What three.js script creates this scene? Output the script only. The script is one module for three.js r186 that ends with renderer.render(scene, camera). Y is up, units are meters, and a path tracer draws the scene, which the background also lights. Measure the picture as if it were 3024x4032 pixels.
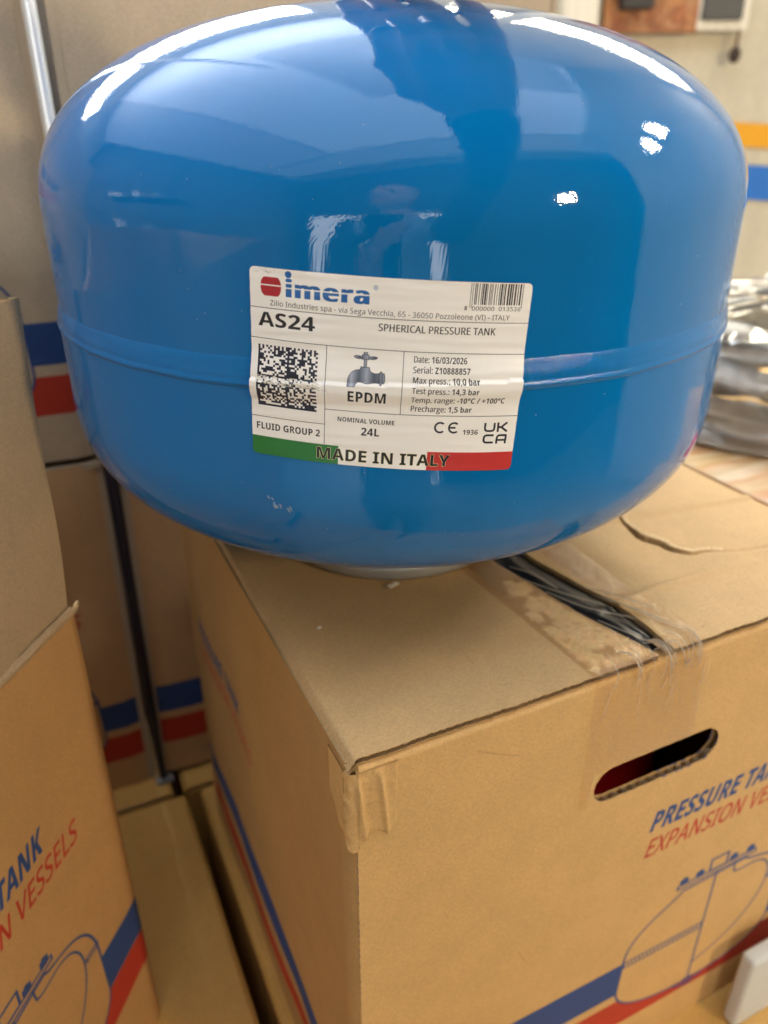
import * as THREE from 'three';
import { RectAreaLightUniformsLib } from 'three/addons/lights/RectAreaLightUniformsLib.js';
import { mergeGeometries, mergeVertices } from 'three/addons/utils/BufferGeometryUtils.js';
import { RoundedBoxGeometry } from 'three/addons/geometries/RoundedBoxGeometry.js';
import { MarchingCubes } from 'three/addons/objects/MarchingCubes.js';
import { createNoise2D, createNoise3D } from 'simplex-noise';

// ------------------------------------------------------------------ camera, lamps, exposure
const EYE = 1.5;                                   // lens height over the floor; the y values below count from the lens
const scene = new THREE.Scene();
scene.background = new THREE.Color(0x000000);
const camera = new THREE.PerspectiveCamera(2 * Math.atan(2016 / 3050) * 180 / Math.PI, 0.75, 0.01, 60);
camera.position.set(0, EYE, 0);
camera.up.set(0, 1, 0);
camera.lookAt(0.3854, EYE - 0.4517, -0.8047);
camera.focus = 0.31;
camera.userData.fStop = 7.4;
const renderer = new THREE.WebGLRenderer();
renderer.toneMapping = THREE.LinearToneMapping;
renderer.toneMappingExposure = 1.62;
renderer.shadowMap.enabled = true;
RectAreaLightUniformsLib.init();
const LIGHT = {
  back:    { color: 0xf2f8ff, power: 12.0 },       // tall window behind the carton stack
  roof:    { color: 0xd8e6fc, power: 1.4 },        // translucent roof sheets
  addedRoof: { color: 0xd8e6fc, power: 0.6 },        // added dim sheets, unseen, softening the skylight edge
  high:    { color: 0xfff3d6, power: 15.0 },        // high strip window over the striped wall
  side:    { color: 0xf4f8ff, power: 30.0 },       // two small windows in the right wall
  far:     { color: 0xffe6c0, power: 130.0 },      // small far window behind the photographer
  door:    { color: 0xf6f4f0, power: 2.6 },        // open goods door behind the photographer, to the left
};

// ------------------------------------------------------------------ small helpers
let seed = 1234567;
const rnd = () => { seed |= 0; seed = (seed + 0x6D2B79F5) | 0; let t = Math.imul(seed ^ (seed >>> 15), 1 | seed); t = (t + Math.imul(t ^ (t >>> 7), 61 | t)) ^ t; return ((t ^ (t >>> 14)) >>> 0) / 4294967296; };
const n2 = createNoise2D(rnd), n3 = createNoise3D(rnd);
const V = (x, y, z) => new THREE.Vector3(x, y, z);
const clamp = (x, a, b) => Math.min(b, Math.max(a, x));
const smooth = (a, b, x) => { const t = clamp((x - a) / (b - a), 0, 1); return t * t * (3 - 2 * t); };
const lerp = (a, b, t) => a + (b - a) * t;
const used = {};
const numbered = (n) => { used[n] = (used[n] ?? -1) + 1; return used[n] ? n + '_' + String(used[n]).padStart(3, '0') : n; };
function tag(o, label, category, group, kind) {
  if (label) o.userData.label = label;
  if (category) o.userData.category = category;
  if (group) o.userData.group = group;
  if (kind) o.userData.kind = kind;
  return o;
}
function thing(name, label, category, [x, y, z], turn = 0, group) {
  const g = new THREE.Group();
  g.name = numbered(name); g.position.set(x, y + EYE, z); g.rotation.y = turn;
  scene.add(g);
  return tag(g, label, category, group);
}
function part(name, geo, mat, parent, label) {
  const m = new THREE.Mesh(Array.isArray(geo) ? merge(geo) : geo, mat);
  m.name = name; m.castShadow = m.receiveShadow = true;
  parent.add(m);
  if (label) m.userData.label = label;
  return m;
}
function struct(name, geo, mat, [x, y, z] = [0, 0, 0]) {
  const m = part(name, geo, mat, scene); m.position.set(x, y + EYE, z); m.userData.kind = 'structure';
  return m;
}
function merge(list) {
  const keep = ['position', 'normal', 'uv'];
  return mergeGeometries(list.map((g) => {
    g = g.index ? g.toNonIndexed() : g;
    for (const k of Object.keys(g.attributes)) if (!keep.includes(k)) g.deleteAttribute(k);
    return g;
  }));
}
const box = (w, h, d, x = 0, y = 0, z = 0, r = 0) => (r ? new RoundedBoxGeometry(w, h, d, 3, r) : new THREE.BoxGeometry(w, h, d)).translate(x, y, z);
// a grid surface: f(u, v) -> [x, y, z], with uv given in metres by the callback or as u, v
function sheet(nu, nv, f, uvf) {
  const p = [], uv = [], ix = [];
  for (let j = 0; j <= nv; j++) for (let i = 0; i <= nu; i++) {
    const u = i / nu, v = j / nv, q = f(u, v);
    p.push(...q); uv.push(...(uvf ? uvf(u, v, q) : [u, v]));
  }
  for (let j = 0; j < nv; j++) for (let i = 0; i < nu; i++) {
    const a = j * (nu + 1) + i, b = a + 1, c = a + nu + 1, d = c + 1;
    ix.push(a, b, d, a, d, c);
  }
  const g = new THREE.BufferGeometry();
  g.setAttribute('position', new THREE.Float32BufferAttribute(p, 3));
  g.setAttribute('uv', new THREE.Float32BufferAttribute(uv, 2));
  g.setIndex(ix); g.computeVertexNormals();
  return g;
}
function tube(points, r, seg = 24, ring = 8, closed = false) {
  return new THREE.TubeGeometry(new THREE.CatmullRomCurve3(points, closed), seg, r, ring, closed);
}

// ------------------------------------------------------------------ textures
const sRGB = (c) => Math.round(255 * (c <= 0.0031308 ? 12.92 * c : 1.055 * Math.pow(c, 1 / 2.4) - 0.055));
const hex = (r, g, b) => `rgb(${sRGB(r)},${sRGB(g)},${sRGB(b)})`;
const KRAFT = [0.565, 0.340, 0.130], HAZEKRAFT = [0.45, 0.35, 0.235], PALEKRAFT = [0.50, 0.318, 0.140], DEEPKRAFT = [0.55, 0.31, 0.078];  // the greyest tone has the pale window haze mixed into it
function grain(ctx, w, h, px, strength = 1) {     // paper pulp: fine fibres, specks and slow blotches of the pulp itself
  const im = ctx.getImageData(0, 0, w, h), d = im.data;
  for (let y = 0; y < h; y++) for (let x = 0; x < w; x++) {
    const mx = x / px, my = y / px;               // metres
    const b = n2(mx * 22, my * 22) * 0.5 + n2(mx * 70 + 9, my * 60) * 0.35 + n2(mx * 240, my * 300 + 5) * 0.75 + n2(mx * 640 + 3, my * 520) * 0.9;
    const f = (rnd() - 0.5) * 1.5 + n2(mx * 1500, my * 500) * 0.7;
    const k = 1 + strength * (b * 0.032 + f * 0.05), i = (y * w + x) * 4;
    d[i] = clamp(d[i] * k, 0, 255); d[i + 1] = clamp(d[i + 1] * (k * 0.7 + 0.3) * (1 + strength * 0.004 * b), 0, 255); d[i + 2] = clamp(d[i + 2] * (k * 0.8 + 0.2), 0, 255);
  }
  ctx.putImageData(im, 0, 0);
  for (let i = 0; i < w * h * 0.0010; i++) {       // pale and dark fibres
    const x = rnd() * w, y = rnd() * h, a = rnd() * 6.28, l = (0.6 + rnd() * 1.6) * 0.001 * px;
    ctx.strokeStyle = rnd() < 0.6 ? 'rgba(225,200,160,0.20)' : 'rgba(80,52,25,0.20)';
    ctx.lineWidth = Math.max(0.6, 0.00022 * px);
    ctx.beginPath(); ctx.moveTo(x, y); ctx.lineTo(x + Math.cos(a) * l, y + Math.sin(a) * l); ctx.stroke();
  }
}
function kraft(wm, hm, px, art, tone = KRAFT) {       // canvas of a panel wm x hm metres, px pixels per metre
  const w = Math.round(wm * px), h = Math.round(hm * px), c = document.createElement('canvas');
  c.width = w; c.height = h;
  const ctx = c.getContext('2d');
  ctx.fillStyle = hex(...tone); ctx.fillRect(0, 0, w, h);
  if (art) { ctx.save(); ctx.scale(px, px); art(ctx); ctx.restore(); }
  grain(ctx, w, h, px);
  for (let i = 0; i < 14; i++) {                   // handling scuffs
    const x = rnd() * w, y = rnd() * h, a = rnd() * 6.28, l = (0.006 + rnd() * 0.03) * px;
    ctx.strokeStyle = rnd() < 0.65 ? 'rgba(235,212,172,0.13)' : 'rgba(80,50,22,0.13)'; ctx.lineWidth = (0.0004 + rnd() * 0.0008) * px;
    ctx.beginPath(); ctx.moveTo(x, y); ctx.quadraticCurveTo(x + Math.cos(a) * l * 0.5 + rnd() * 8, y + Math.sin(a) * l * 0.5 + rnd() * 8, x + Math.cos(a) * l, y + Math.sin(a) * l); ctx.stroke();
  }
  const t = new THREE.CanvasTexture(c);
  t.colorSpace = THREE.SRGBColorSpace; t.wrapS = t.wrapT = THREE.RepeatWrapping; t.anisotropy = 8;
  t.repeat.set(1 / wm, 1 / hm);
  return t;
}
const BLUE = hex(0.022, 0.062, 0.19), RED = hex(0.42, 0.035, 0.018);
// the print of a carton front; x runs right, y down, both in metres; cx is the middle of the drawn vessel, dy shifts everything
function cartonPrint({ cx, dy = 0, W, blue = [0.265, 0.299], red = [0.308, 0.339], drawn = true, text = true, textX, inkBlue = BLUE, inkRed = RED }) {
  return (ctx) => {
    const body = new Path2D();
    const Y = (y) => y + dy;
    body.moveTo(cx - 0.030, Y(0.216));
    body.bezierCurveTo(cx - 0.034, Y(0.224), cx - 0.071, Y(0.234), cx - 0.072, Y(0.262));
    body.lineTo(cx - 0.073, Y(0.296));
    body.bezierCurveTo(cx - 0.073, Y(0.318), cx - 0.040, Y(0.329), cx - 0.012, Y(0.330));
    body.lineTo(cx + 0.012, Y(0.330));
    body.bezierCurveTo(cx + 0.040, Y(0.329), cx + 0.073, Y(0.318), cx + 0.073, Y(0.296));
    body.lineTo(cx + 0.072, Y(0.258));
    body.bezierCurveTo(cx + 0.071, Y(0.212), cx + 0.034, Y(0.222), cx + 0.028, Y(0.214));
    body.closePath();
    ctx.save();
    if (drawn) { const out = new Path2D(); out.rect(-1, -1, 3, 3); out.addPath(body); ctx.clip(out, 'evenodd'); }
    ctx.fillStyle = inkBlue; ctx.fillRect(-1, Y(blue[0]), 3, blue[1] - blue[0]);
    ctx.fillStyle = inkRed; ctx.fillRect(-1, Y(red[0]), 3, red[1] - red[0]);
    ctx.restore();
    if (drawn) {
      ctx.strokeStyle = inkBlue; ctx.lineJoin = 'round'; ctx.lineWidth = 0.0018; ctx.stroke(body);
      ctx.lineWidth = 0.0015;
      ctx.strokeRect(cx - 0.036, Y(0.2085), 0.072, 0.0036);                         // top flange
      for (const s of [-0.031, -0.017, 0.014, 0.030]) for (const k of [-0.0022, -0.0007, 0.0008, 0.0023]) {
        ctx.beginPath(); ctx.moveTo(cx + s + k, Y(0.2015 + Math.abs(k) * 0.8)); ctx.lineTo(cx + s + k, Y(0.2095)); ctx.stroke();
      }
      for (const s of [-0.031, -0.017, 0.014, 0.030]) ctx.strokeRect(cx + s - 0.003, Y(0.204), 0.006, 0.0042);
      ctx.lineWidth = 0.0019; ctx.strokeRect(cx - 0.008, Y(0.1975), 0.0155, 0.011);   // neck
      ctx.lineWidth = 0.0017;
      ctx.beginPath(); ctx.moveTo(cx, Y(0.2125)); ctx.lineTo(cx, Y(0.335)); ctx.stroke();
      ctx.lineWidth = 0.0009; ctx.strokeRect(cx - 0.0725, Y(0.2648), 0.0725, 0.0062);                       // weld band, hatched
      ctx.lineWidth = 0.0012;
      for (let x = cx - 0.071; x < cx; x += 0.0033) { ctx.beginPath(); ctx.moveTo(x, Y(0.2648)); ctx.lineTo(x + 0.0007, Y(0.2710)); ctx.stroke(); }
      ctx.lineWidth = 0.0015;
      ctx.strokeRect(cx + 0.060, Y(0.2485), 0.012, 0.003);
      ctx.beginPath(); ctx.moveTo(cx + 0.017, Y(0.2125)); ctx.lineTo(cx + 0.018, Y(0.222));       // membrane
      ctx.bezierCurveTo(cx + 0.026, Y(0.228), cx + 0.040, Y(0.218), cx + 0.052, Y(0.230));
      ctx.bezierCurveTo(cx + 0.066, Y(0.246), cx + 0.058, Y(0.290), cx + 0.001, Y(0.3105)); ctx.stroke();
      ctx.strokeRect(cx - 0.004, Y(0.3285), 0.008, 0.0075);                          // bottom nozzle
      ctx.beginPath(); ctx.moveTo(cx - 0.015, Y(0.3305)); ctx.lineTo(cx - 0.005, Y(0.335)); ctx.lineTo(cx + 0.006, Y(0.335)); ctx.lineTo(cx + 0.015, Y(0.3305)); ctx.stroke();
    }
    if (text) {
      const line = (s, x, base, cap, width, ink, weight) => {
        ctx.save(); ctx.translate(x, Y(base)); ctx.transform(1, 0, -0.2, 1, 0, 0);
        ctx.font = `${weight} 100px sans-serif`; const k = cap / 71.5, w = ctx.measureText(s).width;
        ctx.scale(width / w, k); ctx.fillStyle = ink; ctx.fillText(s, 0, 0); ctx.strokeStyle = ink; ctx.lineWidth = 2.2; ctx.stroke && ctx.strokeText(s, 0, 0); ctx.restore();
      };
      line('PRESSURE TANK', textX, 0.1385, 0.0158, 0.118, inkBlue, 'bold');
      line('EXPANSION VESSELS', textX, 0.1610, 0.0150, 0.146, inkRed, '');
    }
  };
}
function dataTex(n, f) {
  const a = new Uint8Array(n * n * 4);
  for (let y = 0; y < n; y++) for (let x = 0; x < n; x++) { const v = clamp(f(x, y), 0, 1) * 255, i = (y * n + x) * 4; a[i] = a[i + 1] = a[i + 2] = v; a[i + 3] = 255; }
  const t = new THREE.DataTexture(a, n, n); t.magFilter = t.minFilter = THREE.LinearFilter; t.wrapS = t.wrapT = THREE.RepeatWrapping; t.needsUpdate = true;
  return t;
}
const periodic = (n, cells, z) => { const T = (x, y, k) => { const a = x / n * 2 * Math.PI, b = y / n * 2 * Math.PI, r = cells / (2 * Math.PI); return n3(Math.cos(a) * r + k, Math.sin(a) * r + Math.cos(b) * r * 0.9, Math.sin(b) * r + k * 2); }; return (x, y) => T(x, y, z); };
const paperBump = dataTex(256, (() => { const a = periodic(256, 40, 1), b = periodic(256, 14, 4); return (x, y) => 0.5 + 0.22 * a(x, y) + 0.16 * b(x, y) + 0.2 * (rnd() - 0.5); })());
const peelBump = dataTex(512, (() => { const a = periodic(512, 30, 2), b = periodic(512, 9, 7); return (x, y) => 0.5 + 0.25 * a(x, y) + 0.2 * b(x, y); })());
const plainKraft = kraft(0.42, 0.42, 2200), hazeKraft = kraft(0.42, 0.42, 1600, null, HAZEKRAFT), deepKraft = kraft(0.42, 0.42, 1800, null, DEEPKRAFT);
const bump = (t, rx, ry) => { const c = t.clone(); c.repeat.set(rx, ry); c.needsUpdate = true; return c; };
const paperFine = bump(paperBump, 18, 18);
const card = (map, rough = 0.62, tint = 0xffffff) => new THREE.MeshPhysicalMaterial({ map, color: tint, roughness: rough, bumpMap: paperFine, bumpScale: 0.00012, specularIntensity: 0.6 });
const cardFlap = card(kraft(0.42, 0.42, 2200, null, [0.40, 0.292, 0.170])), cardPlain = card(plainKraft), cardHaze = card(hazeKraft), cardDeep = card(deepKraft);  // flap tone greyed to hold the cool roof light on it
const cardRaw = new THREE.MeshStandardMaterial({ color: new THREE.Color(0.30, 0.19, 0.095), roughness: 0.9, map: null });
const cardPale = new THREE.MeshStandardMaterial({ color: new THREE.Color(0.60, 0.44, 0.25), roughness: 0.85 });

// ------------------------------------------------------------------ the room
const plaster = (base, marks) => {
  const c = document.createElement('canvas'); c.width = c.height = 1024; const x = c.getContext('2d');
  x.fillStyle = base; x.fillRect(0, 0, 1024, 1024);
  if (marks) marks(x);
  const im = x.getImageData(0, 0, 1024, 1024), d = im.data;
  for (let j = 0; j < 1024; j++) for (let i = 0; i < 1024; i++) {
    const k = 1 + 0.035 * n2(i / 160, j / 160) + 0.025 * n2(i / 40, j / 55) + 0.02 * n2(i / 9, j / 9), o = (j * 1024 + i) * 4;
    for (let q = 0; q < 3; q++) d[o + q] = clamp(d[o + q] * k, 0, 255);
  }
  x.putImageData(im, 0, 0);
  const t = new THREE.CanvasTexture(c); t.colorSpace = THREE.SRGBColorSpace; t.wrapS = t.wrapT = THREE.RepeatWrapping; return t;
};
const wallPale = new THREE.MeshStandardMaterial({ map: plaster('#e6ddc8'), roughness: 0.85 });
const wallGrey = new THREE.MeshStandardMaterial({ color: new THREE.Color(0.06, 0.065, 0.07), roughness: 0.9 });
const concrete = new THREE.MeshStandardMaterial({ map: plaster('#8d8a83'), roughness: 0.8 });
const roofMat = new THREE.MeshStandardMaterial({ color: new THREE.Color(0.75, 0.77, 0.8), roughness: 0.8 });
struct('floor', box(9, 0.1, 9, 0.5, -0.05 - EYE, -1), concrete);
struct('ceiling', box(9, 0.1, 9, 0.5, 2.85, -1), roofMat);
struct('back_wall', box(9, 4.5, 0.12, 0.5, 0.65, -4.4), new THREE.MeshStandardMaterial({ map: plaster('#b9b09c'), roughness: 0.85 }));
struct('left_wall', box(0.12, 4.5, 9, -3.95, 0.65, -1), new THREE.MeshStandardMaterial({ map: plaster('#6d6a66'), roughness: 0.9 }));
struct('front_wall', box(9, 4.5, 0.12, 0.5, 0.65, 2.7), wallGrey);
struct('right_wall', box(0.12, 4.5, 6, 3.9, 0.65, -1), wallPale);
struct('side_wall', box(0.12, 4.4, 2.7, 2.35, 0.65, -0.05), new THREE.MeshStandardMaterial({ map: plaster('#bdb8ac'), roughness: 0.85 }));

function rectLamp(parent, w, h, spec, pos, target) {
  const l = new THREE.RectAreaLight(spec.color, spec.power, w, h);
  l.name = 'lamp_light'; l.position.copy(pos); parent.add(l); parent.updateWorldMatrix(true, true);
  l.lookAt(target); return l;
}
const glow = (spec, k) => new THREE.MeshStandardMaterial({ color: 0xcccccc, roughness: 0.4, emissive: new THREE.Color(spec.color), emissiveIntensity: spec.power * k });
const frameMat = new THREE.MeshStandardMaterial({ color: new THREE.Color(0.5, 0.5, 0.47), roughness: 0.6 });
function windowThing(label, spec, w, h, [x, y, z], turn, bars = 1, k = 0.25, name = 'window') {
  const t = thing(name, label, name.replace('_', ' '), [x, y, z], turn);
  part('pane', box(w, h, 0.01), glow(spec, k), t);
  const fr = [box(w + 0.1, 0.05, 0.05, 0, h / 2 + 0.025, 0.02), box(w + 0.1, 0.05, 0.05, 0, -h / 2 - 0.025, 0.02), box(0.05, h, 0.05, -w / 2 - 0.025, 0, 0.02), box(0.05, h, 0.05, w / 2 + 0.025, 0, 0.02)];
  for (let i = 1; i < bars; i++) fr.push(box(0.03, h, 0.03, -w / 2 + w * i / bars, 0, 0.025));
  part('frame', fr, frameMat, t);
  const l = new THREE.RectAreaLight(spec.color, spec.power, w, h);
  l.position.set(0, 0, 0.012); l.rotation.y = Math.PI; t.add(l);
  return t;
}
windowThing('tall bright window in the wall behind the carton stack', LIGHT.back, 3.0, 2.1, [-0.05, 1.0, -4.32], 0, 1);
windowThing('narrow high strip window above the striped wall', LIGHT.high, 1.3, 0.30, [1.62, 0.95, -1.64], -0.447, 1);
windowThing('small square window in the side wall, the rear one', LIGHT.side, 0.26, 0.30, [2.28, 1.40, 0.02], -Math.PI / 2, 1);
windowThing('small square window in the side wall, nearest the door', LIGHT.side, 0.26, 0.30, [2.28, 1.33, 0.42], -Math.PI / 2, 1);
windowThing('small far window high in the wall behind the photographer', LIGHT.far, 0.27, 0.3, [1.62, 0.86, 2.62], Math.PI, 1);
windowThing('wide open goods door, daylit, behind the photographer', LIGHT.door, 2.8, 2.0, [-1.80, -0.50, 2.62], Math.PI, 1, 0.25, 'goods_door');
function skylight(label, spec, w, d, [x, y, z]) {            // translucent sheets in the roof
  const t = thing('skylight', label, 'skylight', [x, y, z]);
  part('roof_sheet', box(w, 0.02, d), glow(spec, 0.25), t);
  const fr = [];
  for (const s of [-1, 1]) fr.push(box(0.03, 0.05, d + 0.06, s * (w / 2 + 0.015), 0, 0), box(w, 0.05, 0.03, 0, 0, s * (d / 2 + 0.015)));
  part('frame', fr, roofMat, t);
  const l = new THREE.RectAreaLight(spec.color, spec.power, w, d);
  l.position.set(0, -0.015, 0); l.rotation.x = Math.PI / 2; t.add(l);          // shines down
}
skylight('large translucent roof sheet over the stacked cartons', LIGHT.roof, 5.42, 5.5, [1.10, 2.76, -1.55]);
skylight('added dim roof sheet along the left wall, softening the skylight edge', LIGHT.addedRoof, 2.0, 5.5, [-2.68, 2.76, -1.55]);  // this sheet and the next are added to ease the mirrored roof edge
skylight('added dim narrow roof sheet over the photographer, softening the skylight edge', LIGHT.addedRoof, 7.4, 0.75, [0.10, 2.76, 1.66]);

// the striped wall seen past the tank, square to the view
const hx = 0.4319, hz = -0.9019;                       // horizontal view direction
const wallAt = (s, y, d = 2.2) => [hx * d - hz * s, y, hz * d + hx * s];
const facing = Math.atan2(-hx, -hz);
{
  const t = thing('plaster_wall', 'cream plaster wall with a yellow and a blue painted stripe behind the tank', 'wall', wallAt(1.0, 0, 2.2), facing);
  t.userData.kind = 'structure';
  const bodyMap = plaster('#d0c5ab', (x) => {
    x.strokeStyle = 'rgba(120,95,60,0.35)'; x.lineWidth = 5;
    x.beginPath(); x.moveTo(735, 120); x.lineTo(728, 300); x.stroke();
    for (let i = 0; i < 60; i++) { x.fillStyle = `rgba(${130 + rnd() * 60},${110 + rnd() * 50},80,0.12)`; x.beginPath(); x.ellipse(rnd() * 1024, rnd() * 1024, 4 + rnd() * 26, 3 + rnd() * 12, rnd() * 3, 0, 6.3); x.fill(); }
  });
  part('plaster', box(1.8, 4.2, 0.1, 0.1, 0.6, -0.052), new THREE.MeshStandardMaterial({ map: bodyMap, roughness: 0.85 }), t);
  const slope = (x, y) => y - 0.055 * x;
  const band = (y0, y1, mat, name) => part(name, sheet(40, 1, (u, v) => { const x = -0.7 + 1.6 * u; return [x, slope(x, lerp(y0, y1, v)), 0.003]; }), mat, t);
  band(-0.066, -0.011, new THREE.MeshStandardMaterial({ color: new THREE.Color(0.80, 0.36, 0.004), roughness: 0.6 }), 'yellow_stripe');
  band(-0.190, -0.107, new THREE.MeshStandardMaterial({ color: new THREE.Color(0.012, 0.16, 0.55), roughness: 0.6 }), 'blue_stripe');
  const pil = part('pilaster', box(0.085, 4.2, 0.08, -0.535, 0.6, 0.03, 0.006), wallPale, t);
  pil.rotation.z = 0.03;
}
const atWall = (s, y, off) => { const [x, yy, z] = wallAt(s, y, 2.2 - off); return [x, yy, z]; };
{
  const rust = plaster('#a06a42', (x) => { for (let i = 0; i < 260; i++) { x.fillStyle = ['rgba(150,75,45,0.3)', 'rgba(205,140,80,0.3)', 'rgba(120,70,50,0.3)', 'rgba(220,190,150,0.2)'][i % 4]; x.beginPath(); x.ellipse(rnd() * 1024, rnd() * 1024, 10 + rnd() * 80, 10 + rnd() * 60, rnd() * 3, 0, 6.3); x.fill(); } });
  const t = thing('meter_board', 'brown stained wooden meter board fixed on the cream wall', 'board', atWall(0.632, 0.185, 0.03), facing);
  part('board', box(0.225, 0.34, 0.02, 0, 0.17, 0, 0.003), new THREE.MeshStandardMaterial({ map: rust, roughness: 0.7 }), t);
  part('fitting', box(0.105, 0.06, 0.05, -0.045, 0.105, 0.03, 0.012), new THREE.MeshStandardMaterial({ color: new THREE.Color(0.7, 0.68, 0.66), roughness: 0.5 }), t);
  part('socket', box(0.075, 0.026, 0.04, -0.045, 0.058, 0.03, 0.004), new THREE.MeshStandardMaterial({ color: new THREE.Color(0.035, 0.03, 0.025), roughness: 0.6 }), t);
  const k = thing('meter_box', 'dark grey meter box in a pale frame beside the brown board', 'box', atWall(0.80, 0.195, 0.03), facing);
  part('frame', box(0.125, 0.30, 0.02, 0, 0.145, 0, 0.003), wallPale, k);
  part('door', box(0.095, 0.27, 0.03, -0.004, 0.15, 0.006, 0.004), new THREE.MeshStandardMaterial({ color: new THREE.Color(0.055, 0.055, 0.05), roughness: 0.5 }), k);
  const w = thing('rust_hook', 'small dark rusty bolt hanging under the meter box', 'hook', atWall(0.848, 0.14, 0.03), facing);
  part('shank', new THREE.CylinderGeometry(0.004, 0.004, 0.06, 10).translate(0, 0.03, 0), new THREE.MeshStandardMaterial({ color: new THREE.Color(0.14, 0.07, 0.035), roughness: 0.8 }), w);
  part('bolt_head', new THREE.SphereGeometry(0.014, 14, 10).scale(1, 1.3, 0.8), new THREE.MeshStandardMaterial({ color: new THREE.Color(0.05, 0.03, 0.02), roughness: 0.8 }), w);
}

// ------------------------------------------------------------------ the blue tank
const TANK = V(0.2021, -0.0874, -0.4122), R = 0.18;
const HU = 0.0897, NU = 2.2376, HL = 0.087, NL = 2.4473, CU = 0.0486, CL = 0.0404;
function tankRadius(h) {
  const [H, n, c, r] = h >= 0 ? [HU, NU, CU, R] : [HL, NL, CL, R + 0.0012];
  const q = Math.max(0, Math.abs(h) - c) / H;
  return q >= 1 ? 0 : r * Math.pow(1 - Math.pow(q, n), 1 / n);
}
const bead = (h) => 0.0012 * smooth(-0.0050, -0.0026, h) * (1 - smooth(-0.0005, 0.0080, h));    // weld bead, sharp under-edge
const paint = new THREE.MeshPhysicalMaterial({ color: new THREE.Color(0.001, 0.170, 0.465), roughness: 0.035, ior: 1.5, bumpMap: bump(peelBump, 26, 9), bumpScale: 0.000024 });
{ // dust specks and pale scuffs in the paint
  const c = document.createElement('canvas'); c.width = 2048; c.height = 1024; const x = c.getContext('2d');
  x.fillStyle = '#ffffff'; x.fillRect(0, 0, 2048, 1024);
  const im = x.getImageData(0, 0, 2048, 1024), d = im.data;
  for (let j = 0; j < 1024; j++) for (let i = 0; i < 2048; i++) { const a = i / 2048 * 6.2832, k = 246 + 7 * n3(Math.cos(a) * 3, Math.sin(a) * 3, j / 160) + (rnd() - 0.5) * 3, o = (j * 2048 + i) * 4; d[o] = d[o + 1] = d[o + 2] = clamp(k, 0, 255); }
  x.putImageData(im, 0, 0);
  paint.map = new THREE.CanvasTexture(c); paint.map.colorSpace = THREE.SRGBColorSpace; paint.map.wrapS = THREE.RepeatWrapping;
}
const tank = thing('pressure_tank', 'glossy blue pressure tank with white label, standing on the carton top', 'tank', [TANK.x, TANK.y - 0.155, TANK.z]);
const TB = 0.155;                                       // the weld above the base of the tank
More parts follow.
